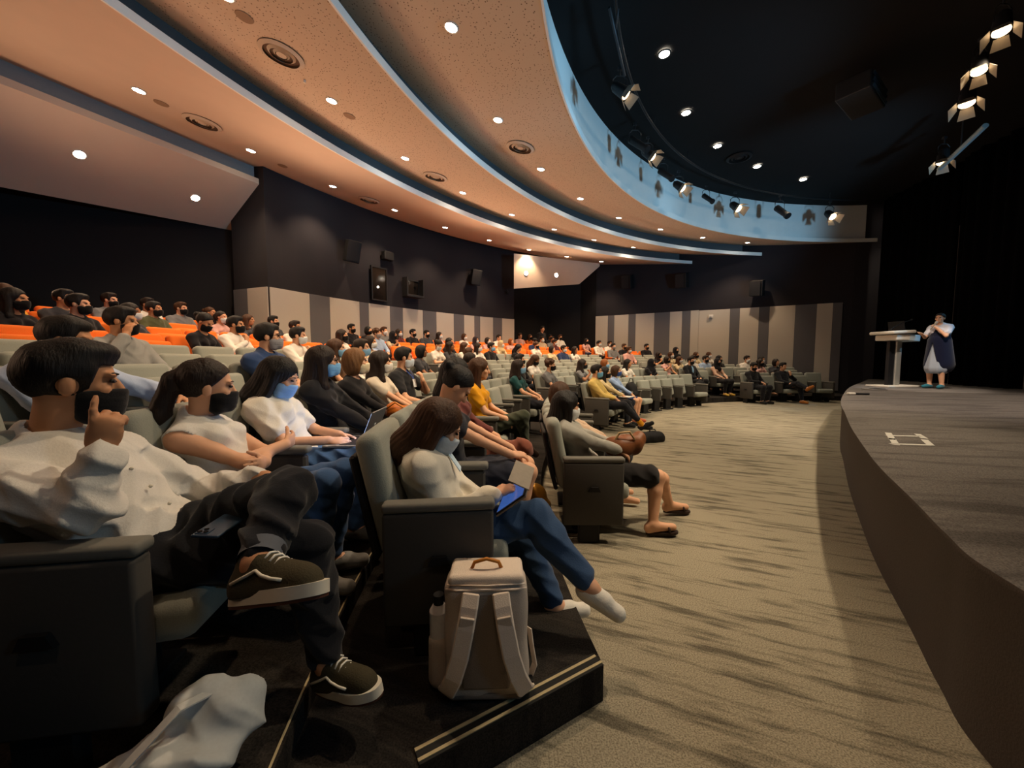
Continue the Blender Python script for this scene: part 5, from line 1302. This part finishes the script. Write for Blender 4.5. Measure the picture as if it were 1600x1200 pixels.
# curved rig pipe and drop rods, rail on the right, dark projector box
rig = [pol(lipR(1, t) - 0.75, t, 6.5) for t in np.linspace(math.radians(175), LIPF[1][1] + 0.04, 40)]
rg = thing('lighting_bar', 'black curved lighting bar carrying the stage lights', 'lighting bar', rig[20])
obj('pipe', MB().tube([Vector(p) - Vector(rig[20]) for p in rig], 0.024, 8).done('rig_pipe', True), M_CAN, rg)
for k in range(0, 40, 5): obj('drop_rod', MB().tube([Vector(rig[k]) - Vector(rig[20]), Vector(rig[k]) - Vector(rig[20]) + Vector((0, 0, 0.22))], 0.012, 6).done('drop_rod'), M_CAN, rg)
A, B = on_z(1468, 264, 5.75), on_z(1540, 196, 5.95)
bar = thing('slanting_rail', 'pale metal rail slanting through the dark beside a bright stage light', 'rail', (A + B) / 2)
M_RAIL = mat('rail_metal', '#8f9ea4', 0.45, 0.5, var=0.05)
obj('tube', MB().tube([A - (A + B) / 2, B - (A + B) / 2], 0.05, 10).done('rail_tube', True, 50), M_RAIL, bar)
obj('hanger', MB().tube([(0, 0, 0), (0, 0, 0.9)], 0.012, 6).done('rail_hanger'), M_CAN, bar)
A, B = on_z(952, 12, 6.45), on_z(976, 118, 6.3)
pl = thing('hanging_rod', 'grey hanging rod with a clamp above the leftmost stage light', 'rod', (A + B) / 2); c0 = (A + B) / 2
obj('rod', MB().tube([A - c0, B - c0], 0.022, 8).done('rod', True), mat('rod_grey', '#3d3e42', 0.5, 0.4), pl)
obj('brace', MB().tube([on_z(966, 14, 6.5) - c0, on_z(962, 45, 6.42) - c0], 0.015, 8).done('brace', True), mat('rod_grey', '#3d3e42'), pl)
P = on_z(1345, 150, 6.3)
pj = thing('ceiling_projector', 'dark louvred box hanging in the stage ceiling', 'projector', P, math.radians(35))
obj('housing', MB().box((0, 0, 0), (1.0, 0.5, 0.32), None, 0.02).done('projector_housing'), M_CAN, pj)
for k in range(3): obj('louvre', MB().box((0, -0.26, -0.10 + 0.10 * k), (0.9, 0.03, 0.05), Matrix.Rotation(0.4, 3, 'X')).done('louvre'), mat('louvre_blue_grey', '#2c3a44', 0.5), pj)

# ------------------------------------------------------------------ things on the booth and side walls
def wall_pt(u, v, R=RB - 0.02):
    P = on_arc_u(u, R); return at_y(u, v, P.y), math.radians(polar(P)[1])
M_SPK = mat('loudspeaker_black', '#121214', 0.6, var=0.1, scale=200); M_SPKG = mat('loudspeaker_grille', '#1c1c1f', 0.8, var=0.3, scale=400)
def loudspeaker(P, rz, label, w=0.34, h=0.55, d=0.30):
    t = thing('wall_loudspeaker', label, 'loudspeaker', P, rz, 'loudspeakers on the dark walls')
    obj('cabinet', MB().box((0.10 + d / 2, 0, 0), (d, w, h), Matrix.Rotation(0.25, 3, 'Y') @ Matrix.Rotation(-0.3, 3, 'Z'), 0.02).done('cabinet'), M_SPK, t)
    obj('grille', MB().box((0.105 + d, -0.1, -0.035), (0.015, w * 0.88, h * 0.9), Matrix.Rotation(0.25, 3, 'Y') @ Matrix.Rotation(-0.3, 3, 'Z')).done('grille'), M_SPKG, t)
    obj('bracket', MB().box((0.05, 0, 0), (0.12, 0.06, 0.10)).box((0.01, 0, 0), (0.02, 0.14, 0.24)).done('bracket'), M_CAN, t)
for u, v, lab in [(541, 395, 'black loudspeaker high on the booth wall, nearer one'), (737, 435, 'black loudspeaker high on the booth wall, further one')]:
    P, a = wall_pt(u, v); loudspeaker(P, a, lab, 0.36, 0.58, 0.32)
for u, v, seg, lab in [(984, 442, (WA0, WA1), 'black loudspeaker on the far side wall left of the corner'), (1068, 440, (WA0, WA1), 'black loudspeaker on the far side wall at the corner'), (1183, 452, (WA1, WB1), 'black loudspeaker on the side wall above the wide stripes')]:
    Q = seg_u(u, *seg); e = (seg[1] - seg[0]).normalized(); n = Vector((e.y, -e.x, 0)); P = at_y(u, v, Q.y) + n * 0.03; loudspeaker(P, math.atan2(n.y, n.x), lab, 0.42, 0.6, 0.3)
def booth_window(u, v, w, h, label, glass=True):
    P, a = wall_pt(u, v); t = thing('booth_window', label, 'window', P, a)
    obj('frame', MB().box((0.02, w / 2, 0), (0.05, 0.04, h + 0.04)).box((0.02, -w / 2, 0), (0.05, 0.04, h + 0.04)).box((0.02, 0, h / 2), (0.05, w, 0.04)).box((0.02, 0, -h / 2), (0.05, w, 0.04)).done('window_frame'), M_CAN, t)
    obj('pane', MB().box((0.015, 0, 0), (0.012, w - 0.03, h - 0.03)).done('pane'), mat('booth_glass', '#1a1512', 0.08, var=0.05, spec=0.6), t)
    return t
t = booth_window(592, 444, 0.55, 1.0, 'tall dark booth window with a reflected point of light')
obj('reflection_bead', MB().sph((0.035, -0.06, -0.10), 0.03, n=12).done('reflection_bead_mesh', True), mat('reflection_glow', '#ffffff', 0.3, emit=('#fff4e0', 6.0)), t)  # glowing bead stands in for a point of light reflected in the pane
t = booth_window(642, 450, 0.62, 0.50, 'projection port in the booth wall with a deep frame')
obj('hood', MB().box((0.14, 0, -0.30), (0.26, 0.62, 0.08), None, 0.01).box((0.14, 0.33, -0.02), (0.26, 0.05, 0.62)).box((0.14, -0.33, -0.02), (0.26, 0.05, 0.62)).done('port_hood'), M_CAN, t)
obj('projector_lens', MB().cyl((0.02, 0.16, 0.03), (0.06, 0.16, 0.03), 0.04, n=16).done('projector_lens'), M_LENS, t)
P, a = wall_pt(603, 401); bx = thing('wall_box', 'small black box on the booth wall above the tall window', 'box', P, a)
obj('case', MB().box((0.09, 0, 0), (0.18, 0.36, 0.26), None, 0.02).done('box_case'), M_SPK, bx); obj('bracket', MB().box((0.005, 0, 0), (0.02, 0.15, 0.15)).done('box_bracket'), M_CAN, bx)
P, a = wall_pt(790, 454); cc = thing('security_camera', 'small security camera near the far end of the booth wall', 'camera', P, a)
obj('arm', MB().tube([(0, 0, 0), (0.14, 0, 0), (0.14, 0, -0.06)], 0.015, 8).done('arm'), M_CAN, cc); obj('dome', MB().sph((0.14, 0, -0.11), 0.07, n=14).done('dome', True), M_SPK, cc)
Q = seg_u(1111, WA1, WB1); P = at_y(1111, 494, Q.y - 0.06); e = (WB1 - WA1).normalized()
tag(obj('wall_sensor', MB().box((0, 0, 0), (0.16, 0.05, 0.12), None, 0.015).box((0, -0.03, 0), (0.06, 0.02, 0.06), None, 0.005).done('wall_sensor'), mat('sensor_white', '#d8d4cc', 0.5), loc=P, rot=(0, 0, math.atan2(e.y, e.x))), 'small white sensor box on the pale side wall panel', 'sensor')

# ------------------------------------------------------------------ lectern
LP = on_z(1396, 604, SH)
le = thing('lectern', 'white topped lectern on a slim black and silver column', 'lectern', LP, math.radians(8))
M_LW = mat('lectern_white', '#d9d2c6', 0.5, var=0.04); M_LS = mat('lectern_silver', '#b4b4ae', 0.35, 0.5, var=0.05); M_LB = mat('lectern_black', '#17171a', 0.5, var=0.1)
obj('base', MB().box((0, 0, 0.02), (1.0, 0.55, 0.04), None, 0.01).done('base'), M_LW, le)
obj('column', MB().box((0.04, 0, 0.60), (0.16, 0.10, 1.13), None, 0.02).done('silver_column'), M_LS, le)
obj('column', MB().box((-0.13, 0.02, 0.60), (0.17, 0.08, 1.13), None, 0.01).done('black_column'), M_LB, le)
obj('tray', MB().box((-0.12, 0, 1.24), (0.42, 0.50, 0.14), None, 0.02).done('tray'), M_LW, le)
obj('side_box', MB().box((0.20, 0, 1.23), (0.34, 0.50, 0.16), Matrix.Rotation(0.06, 3, 'Y'), 0.02).done('side_box'), mat('lectern_pale_blue', '#c4d6df', 0.4, var=0.03), le)
obj('top', MB().box((-0.17, -0.02, 1.37), (0.66, 0.58, 0.08), Matrix.Rotation(-0.05, 3, 'Y'), 0.03, 3).done('lectern_top', True, 50), M_LW, le)
gm = tag(obj('gooseneck_microphone', MB().tube([(0, 0, 0), (0.10, 0, 0.08), (0.25, -0.02, 0.17), (0.47, -0.03, 0.25)], 0.009, 8).sph((0.49, -0.03, 0.26), 0.022, n=12).cyl((0, 0, -0.01), (0, 0, 0.02), 0.03, n=12).done('gooseneck_microphone', True, 60), M_CAN, loc=LP + Vector((-0.28, -0.1, 1.43))), 'thin black gooseneck microphone on the lectern', 'microphone')
lt = thing('lectern_laptop', 'dark laptop open on the lectern', 'laptop', LP + Vector((0.12, 0.05, 1.42)), math.radians(195))
obj('base', MB().box((0, 0, 0.01), (0.24, 0.34, 0.018), None, 0.004).done('laptop_base'), M_LB, lt); obj('screen', MB().box((0.14, 0, 0.12), (0.012, 0.34, 0.23), Matrix.Rotation(0.25, 3, 'Y'), 0.004).done('laptop_screen'), M_LB, lt)
P = on_z(1341, 617, SH); wp = thing('presenter_remote', 'black and white pointer lying on the stage edge', 'remote', P, -0.1)
obj('body', MB().box((0.06, 0, 0.02), (0.26, 0.06, 0.035), None, 0.012).done('remote_body'), M_LB, wp); obj('cap', MB().box((-0.13, 0, 0.025), (0.14, 0.065, 0.045), None, 0.015).done('remote_cap'), M_LW, wp)
P = on_z(1366, 609, SH); wp = thing('floor_box', 'flat grey floor plate on the stage by the lectern', 'floor plate', P)
obj('plate', MB().box((0, 0, 0.012), (0.34, 0.30, 0.02), None, 0.006).done('plate'), mat('plate_grey', '#8d8984', 0.5, 0.3), wp); obj('lid', MB().box((0.05, -0.02, 0.026), (0.2, 0.2, 0.012), None, 0.003).done('plate_lid'), M_LB, wp)

# ------------------------------------------------------------------ laptop, tablet, bags
def from_seat(key, name, label, cat, off, rz=0.0):
    P, a = seat_frame(key); M = Matrix.Translation(P) @ Matrix.Rotation(a, 4, 'Z'); return thing(name, label, cat, M @ Vector(off), a + rz)
M_ALU = mat('aluminium', '#a9adb2', 0.35, 0.7, var=0.04)
lp = from_seat('laptop', 'laptop_computer', 'open silver laptop on the knees of the person in the blue mask', 'laptop', (0.37, 0.02, 0.600))
obj('base', MB().box((0, 0, 0.008), (0.225, 0.31, 0.014), None, 0.004).done('laptop_base'), M_ALU, lp)
obj('keyboard', MB().box((0.03, 0, 0.0155), (0.10, 0.27, 0.002)).done('keyboard'), M_LB, lp)
obj('trackpad', MB().box((-0.06, 0, 0.0155), (0.07, 0.11, 0.002)).done('trackpad'), mat('trackpad_grey', '#8e9297', 0.4), lp)
sc = obj('lid', MB().box((0, 0, 0.108), (0.007, 0.31, 0.215), None, 0.003).done('laptop_lid'), M_ALU, lp, loc=(0.112, 0, 0.014), rot=(0, 0.38, 0))
obj('screen', MB().box((-0.0045, 0, 0.11), (0.002, 0.29, 0.19)).done('laptop_display'), mat('display_lit', '#a8c8ff', 0.2, emit=('#a9c8ff', 4.0), var=0.02), sc)
obj('emblem', MB().cyl((0.0035, 0, 0.11), (0.0048, 0, 0.11), 0.014, n=20).done('lid_emblem'), mat('emblem_pale', '#dfe2e6', 0.3), sc)
tb = from_seat('tablet', 'tablet_computer', 'dark tablet in an open folding case held over jeans', 'tablet', (0, 0, 0))
Pt = at_y(803, 770, 1.74); tb.location = Pt; tb.rotation_euler = (math.radians(8), math.radians(-38), math.radians(-14))
obj('case', MB().box((0, 0, -0.008), (0.17, 0.245, 0.008), None, 0.003).done('tablet_case'), mat('case_tan_grey', '#8a8174', 0.6), tb)
obj('slab', MB().box((0, 0, 0), (0.165, 0.24, 0.007), None, 0.003).done('tablet_slab'), M_LB, tb)
obj('display', MB().box((0, 0, 0.004), (0.148, 0.222, 0.001)).done('tablet_display'), mat('display_dim', '#1b2a4a', 0.15, emit=('#2c4a86', 0.8), var=0.1, scale=20), tb)
obj('flap', MB().box((0.09, 0, 0.05), (0.006, 0.24, 0.10), Matrix.Rotation(-0.5, 3, 'Y'), 0.002).done('case_flap'), mat('case_tan_grey', '#8a8174'), tb)

def sdf_obj(name, fd, m, parent=None, infl=0.0, noise=None): return obj(name, fd.mesh(name, infl, noise), m, parent)
# backpack on the corner of the lowest tier
M_BP = mat('backpack_canvas', '#c2b4a6', 0.9, var=0.1, scale=260, bump=0.25); M_BPL = mat('backpack_light_panel', '#e0d0c0', 0.85, var=0.06, scale=260, bump=0.2); M_BPD = mat('backpack_back_mesh', '#857a70', 0.95, var=0.1, scale=300, bump=0.3)
M_TAN = mat('handle_leather', '#c07a2c', 0.5, var=0.1, scale=60); M_BLK = mat('plastic_black', '#141414', 0.5, var=0.1)
BPb = on_z(757, 1096, 0.15)
bp = thing('backpack', 'beige backpack with two wide straps standing on the tier corner', 'backpack', BPb + Vector((0.005, 0.055, 0)), math.radians(2))
LEANM = Matrix.Rotation(math.radians(-5), 4, 'X')
W2, D2, HB = 0.150, 0.075, 0.445
f = Field(0.007)
f.box((0, 0.012, 0.215), (0.152, 0.086, 0.213), 0.045); f.box((0, 0.06, 0.16), (0.13, 0.06, 0.13), 0.04)
def bpn(X, Y, Z): return 0.003 * np.sin(30 * Z + 12 * X) + 0.002 * np.sin(55 * X + 20 * Z) + 0 * Y
body = sdf_obj('main_body', f, M_BP, bp, 0, bpn); body.matrix_local = LEANM
def bpart(name, me, m):
    o = obj(name, me, m, bp); o.matrix_local = LEANM; return o
bpart('top_band', MB().box((0, 0.015, 0.425), (0.275, 0.165, 0.045), None, 0.018, 3).done('top_band', True, 50), M_BPL)
bpart('zip', MB().tube([(-0.145, -0.062, 0.40), (-0.10, -0.076, 0.402), (0.10, -0.076, 0.402), (0.145, -0.062, 0.40)], 0.004, 6).tube([(-0.14, -0.064, 0.416), (0, -0.078, 0.418), (0.14, -0.064, 0.416)], 0.003, 6).done('zip', True), M_BPL)
bpart('back_panel', MB().box((0, -0.072, 0.22), (0.17, 0.022, 0.33), None, 0.01, 2).done('back_panel', True, 50), M_BPD)
for sx in (-1, 1):
    pts = [(sx * 0.052, -0.080, 0.395), (sx * 0.058, -0.100, 0.355), (sx * 0.070, -0.118, 0.29), (sx * 0.088, -0.122, 0.20), (sx * 0.112, -0.112, 0.12), (sx * 0.138, -0.085, 0.055), (sx * 0.148, -0.05, 0.03)]
    nr = []
    for k in range(len(pts)):
        t_ = Vector(pts[min(k + 1, 6)]) - Vector(pts[max(k - 1, 0)]); t_.normalize(); n_ = Vector((sx * 0.12, -1, 0.1)); n_ = (n_ - t_ * n_.dot(t_)).normalized(); nr.append((t_.cross(n_), n_))
    st = bpart('shoulder_strap', MB().strip(pts, nr, 0.062, 0.016).done('shoulder_strap'), M_BPL)
    st.modifiers.new('round', 'BEVEL').width = 0.005
    q = obj('strap_patch', MB().box((sx * 0.0655, -0.1195, 0.315), (0.050, 0.010, 0.035), Matrix.Rotation(0.15, 3, 'X') @ Matrix.Rotation(-sx * 0.2, 3, 'Y'), 0.003).done('strap_patch'), M_BP, st)
bpart('handle', MB().tube([(-0.055, 0.0, 0.445), (-0.045, -0.01, 0.472), (0, -0.015, 0.486), (0.045, -0.01, 0.472), (0.055, 0.0, 0.445)], 0.007, 8).done('handle', True), M_TAN)
bpart('bottom_trim', MB().box((0.0, -0.045, 0.022), (0.26, 0.05, 0.032), None, 0.012, 2).done('bottom_trim', True, 50), M_BPD)
bpart('buckle', MB().box((0.160, -0.04, 0.05), (0.022, 0.035, 0.03), None, 0.006).done('buckle'), M_BLK)
bpart('loose_strap', MB().strip([(0.158, -0.02, 0.05), (0.178, -0.02, 0.10), (0.166, -0.015, 0.17), (0.160, 0.0, 0.22)], [(Vector((0.6, -0.8, 0)), Vector((0.8, 0.6, 0)))] * 4, 0.024, 0.004).done('loose_strap'), M_BPL)
bt = thing('water_bottle', 'white bottle in the side pocket of the beige backpack', 'bottle', BPb + Vector((-0.173, 0.065, 0.0)), 0)
obj('bottle_body', MB().cyl((0, 0, 0.10), (0, 0, 0.30), 0.034, n=20).cyl((0, 0, 0.30), (0, 0, 0.325), 0.034, 0.02, 20).done('bottle_body', True, 40), mat('bottle_white', '#d3d0d0', 0.4), bt)
obj('cap', MB().cyl((0, 0, 0.325), (0, 0, 0.36), 0.019, n=16).done('bottle_cap', True, 40), M_LB, bt)
pk = Field(0.007); pk.cone((0, 0, 0.02), (0, 0, 0.16), 0.042, 0.040); o = obj('side_pocket', pk.mesh('side_pocket'), M_BP, bp); o.location = (-0.176, 0.015, 0.025)
# crumpled white tote in front of the nearest seat
tp = on_z(285, 1165, 0.36); f = Field(0.007)
rs = random.Random(5)
f.ell((0, 0, 0.07), (0.19, 0.13, 0.075)); f.ell((0.12, 0.04, 0.10), (0.12, 0.08, 0.10), rotm(0.4, -0.5)); f.ell((-0.12, -0.06, 0.06), (0.14, 0.10, 0.06), rotm(0.6, 0.2)); f.ell((0.05, 0.08, 0.15), (0.10, 0.06, 0.08), rotm(0.2, 0.5)); f.ell((-0.2, -0.12, 0.05), (0.08, 0.08, 0.05))
def ton(X, Y, Z): return 0.024 * (np.abs(np.sin(11 * X + 7 * Y + 1.8 * np.sin(9 * Y + 7 * Z))) - 0.5) + 0.016 * (np.abs(np.sin(21 * Y - 16 * Z + 1.5 * np.sin(13 * X))) - 0.5) + 0.008 * (np.abs(np.sin(38 * X + 30 * Z)) - 0.5)
f.sub(lambda X, Y, Z: 0.004 - Z + 0 * X + 0 * Y)
tt = thing('tote_bag', 'crumpled white cloth bag on the floor below the nearest seat', 'bag', (tp.x, tp.y - 0.03, 0.30), math.radians(35)); tt.scale = (0.92, 0.92, 0.78)
sdf_obj('bag_body', f, mat('tote_cloth', '#c6c8c6', 0.85, var=0.06, scale=90), tt, 0, ton)
obj('bag_handle', MB().strip([(0.10, 0.06, 0.20), (0.02, 0.0, 0.235), (-0.08, -0.06, 0.17), (-0.14, -0.10, 0.11)], [(Vector((0.4, -0.9, 0)), Vector((0, 0, 1)))] * 4, 0.03, 0.005).done('bag_handle'), mat('tote_cloth', '#c6c8c6'), tt)
# brown leather bag and pale coat on the lap in row one
M_LEA = mat('leather_brown', '#7a4a2c', 0.45, var=0.15, scale=50, bump=0.1)
bg = from_seat('grey_pants', 'leather_bag', 'brown leather bag on the lap in the front row', 'bag', (0.34, 0.02, 0.575))
f = Field(0.009); f.ell((0, 0, 0.09), (0.15, 0.09, 0.09), rotm(0.4)); f.ell((0.10, 0.02, 0.11), (0.07, 0.07, 0.10), rotm(0, 0.5)); f.ell((-0.09, 0, 0.08), (0.08, 0.08, 0.08)); sdf_obj('bag_body', f, M_LEA, bg, 0, lambda X, Y, Z: 0.005 * np.sin(40 * X + 20 * Z + 2 * np.sin(25 * Y)))
obj('bag_handle', MB().tube([(-0.10, -0.05, 0.13), (-0.06, -0.07, 0.21), (0.02, -0.07, 0.22), (0.07, -0.05, 0.15)], 0.009, 8).done('bag_handle', True), mat('bag_handle_tan', '#b59a72', 0.7), bg)
gb = tag(obj('gold_bag', Field(0.008).ell((0, 0, 0.11), (0.09, 0.07, 0.11)).ell((0.02, 0, 0.05), (0.10, 0.08, 0.055)).sub(lambda X, Y, Z: -Z + 0 * X + 0 * Y).mesh('gold_bag', 0, lambda X, Y, Z: 0.006 * np.sin(45 * X + 30 * Z)), mat('gold_foil', '#a5762c', 0.35, 0.5, var=0.2, scale=30)), 'small golden paper bag under the seats behind the grey skirted sitter', 'bag')
gb.location = (0.20, 3.0, 0.15)
# orange bag in row three
bg = from_seat('brown_bob', 'orange_bag', 'orange leather bag on the lap of the light brown bob', 'bag', (0.36, 0.0, 0.575))
f = Field(0.011); f.ell((0, 0, 0.07), (0.14, 0.12, 0.07)); f.ell((-0.06, 0, 0.10), (0.07, 0.08, 0.06)); sdf_obj('bag_body', f, mat('leather_orange', '#b8641c', 0.5, var=0.12, scale=50), bg, 0, lambda X, Y, Z: 0.006 * np.sin(40 * X + 20 * Y))
obj('bag_strap', MB().tube([(-0.1, -0.08, 0.10), (0, -0.10, 0.17), (0.1, -0.06, 0.09)], 0.008, 6).done('bag_strap', True), M_TAN, bg)
# black bags on the floor
def soft_bag(P, rz, size, label, name='black_bag', m=None):
    t = thing(name, label, 'bag', P, rz); f = Field(0.012); sx, sy, sz = size
    f.ell((0, 0, sz * 0.5), (sx * 0.5, sy * 0.5, sz * 0.52)); f.cone((-sx * 0.3, 0, sz * 0.35), (sx * 0.3, 0, sz * 0.35), sy * 0.42, None, 0.04); f.sub(lambda X, Y, Z: -Z + 0 * X + 0 * Y)
    sdf_obj('bag_body', f, m or mat('bag_black', '#141417', 0.7, var=0.15, scale=60), t, 0, lambda X, Y, Z: 0.005 * np.sin(35 * X + 22 * Z + 2 * np.sin(20 * Y)))
    obj('bag_handle', MB().tube([(-sx * 0.18, 0, sz * 0.95), (-sx * 0.1, 0, sz * 1.2), (sx * 0.1, 0, sz * 1.2), (sx * 0.18, 0, sz * 0.95)], 0.009, 6).done('bag_handle', True), M_BLK, t)
P = on_z(1019, 690, 0); soft_bag(P, 0.3, (0.42, 0.24, 0.17), 'black bag lying flat on the carpet by the outstretched shoes')
P = on_z(1098, 622, 0.15); soft_bag(Vector((P.x - 0.12, P.y - 0.05, 0.15)), 0.0, (0.40, 0.26, 0.55), 'upright black bag in front of the person in the black suit')
P, a = seat_frame('blue_shirt_woman'); M = Matrix.Translation(P) @ Matrix.Rotation(a, 4, 'Z')
soft_bag(M @ Vector((0.12, 0.56, 0.415)), a, (0.30, 0.22, 0.42), 'black handbag standing on the seat beside the light blue shirt')
# a face mask dangling under the tablet reader's seat
hm = thing('hanging_mask', 'white face mask dangling below the tablet reader', 'face mask', at_y(752, 868, 1.62))
pts = [(x, 0.006 * math.sin(z * 60), z) for x, z in ()]
V_ = []; F_ = []
for i in range(7):
    for j in range(6):
        V_.append((-0.045 + 0.015 * i + 0.012 * (j / 5), 0.012 * math.sin(i * 0.5), -0.03 + 0.012 * j - 0.010 * (abs(i - 3) / 3) ** 2 + 0.006 * i))
for i in range(6):
    for j in range(5): F_.append((i * 6 + j, (i + 1) * 6 + j, (i + 1) * 6 + j + 1, i * 6 + j + 1))
mk = obj('mask_cloth', mesh('mask_cloth', V_, F_, True), mat('mask_white', '#d8dde2', 0.8), hm); mk.modifiers.new('thickness', 'SOLIDIFY').thickness = 0.003
obj('ear_loop', MB().tube([(0.02, 0.006, -0.03), (0.022, 0.0, -0.052), (0.03, 0.0, -0.058), (0.042, 0.0, -0.05), (0.045, 0.004, -0.022)], 0.0025, 6).done('ear_loop', True), mat('mask_white', '#d8dde2'), hm)
obj('ear_loop', MB().tube([(-0.03, 0.006, 0.025), (-0.02, 0.01, 0.08), (0.03, 0.01, 0.09), (0.05, 0.004, 0.055)], 0.002, 6).done('ear_loop', True), mat('mask_white', '#d8dde2'), hm)
# sandals of the front-row sitter
r_, pm_, _ = HERO['grey_pants']
for kk in ('R', 'L'):
    A, T = pm_['J'][kk + 'A'], pm_['J'][kk + 'T']; d = unit(T - A); hl = A - d * 0.05 + v3(0, 0, -0.065); te = T + d * 0.035 + v3(0, 0, -0.03); c = (hl + te) / 2; x = unit(te - hl); y = unit(np.cross(v3(0, 0, 1), x)); z = np.cross(x, y)
    Ms = Matrix(np.vstack([np.hstack([np.stack([x, y, z], 1), c[:, None]]), [[0, 0, 0, 1]]]).tolist())
    s_ = obj('sandal', MB().prism(foot_outline(0.25, 0.095), -0.014, 0.004).done('sandal_sole', True, 40), mat('sandal_dark', '#2c1c16', 0.6), r_); s_.matrix_local = Ms
    obj('sandal_strap', MB().tube([(0.05, -0.045, 0.0), (0.045, -0.036, 0.035), (0.045, 0, 0.052), (0.045, 0.036, 0.035), (0.05, 0.045, 0.0)], 0.009, 8).done('sandal_strap', True), mat('sandal_dark', '#2c1c16'), s_)

# notebooks on laps and name badges
M_PAPER = mat('paper_white', '#dcd8cf', 0.8, var=0.03, scale=20)
for key, lab, off, rz in (('black_coat', 'white open notebook on the lap of the person in the black coat', (0.38, 0.06, 0.610), 0.3), ('cream_woman', 'white paper on the lap of the person in the cream top', (0.38, -0.02, 0.606), -0.2)):
    nb = from_seat(key, 'notebook', lab, 'notebook', off, rz)
    obj('cover', MB().box((0, 0, 0), (0.22, 0.30, 0.008), None, 0.002).done('notebook_cover'), M_LB, nb)
    for sy in (-1, 1): obj('page', MB().box((0, sy * 0.073, 0.007), (0.205, 0.14, 0.006), Matrix.Rotation(sy * 0.05, 3, 'X')).done('notebook_page'), M_PAPER, nb)
for key, col in (('tablet', '#c6dcec'), ('chin_man', '#e2e4e4')):
    r_, pm_, _ = HERO[key]; c = pm_['Ch'] + pm_['fw'] * 0.145 - pm_['sd'] * 0.02
    x = Vector(pm_['fw']); z = Vector(pm_['sd']); y = z.cross(x); M = Matrix((x, y, z)).transposed().to_4x4(); M.translation = Vector(c)
    b_ = obj('name_badge', MB().box((0, 0, 0), (0.004, 0.085, 0.10), None, 0.0015).done('name_badge'), cloth(col), r_); b_.matrix_local = M
    s_ = obj('lanyard', MB().strip([(0, 0.0, 0.05), (-0.012, 0.03, 0.10), (-0.05, 0.055, 0.17)], [(Vector((0, 1, -0.4)).normalized(), Vector((1, 0, 0)))] * 3, 0.014, 0.002).strip([(0, 0.0, 0.05), (-0.012, -0.03, 0.10), (-0.05, -0.055, 0.17)], [(Vector((0, 1, 0.4)).normalized(), Vector((1, 0, 0)))] * 3, 0.014, 0.002).done('lanyard'), cloth('#2b4fa8'), r_); s_.matrix_local = M
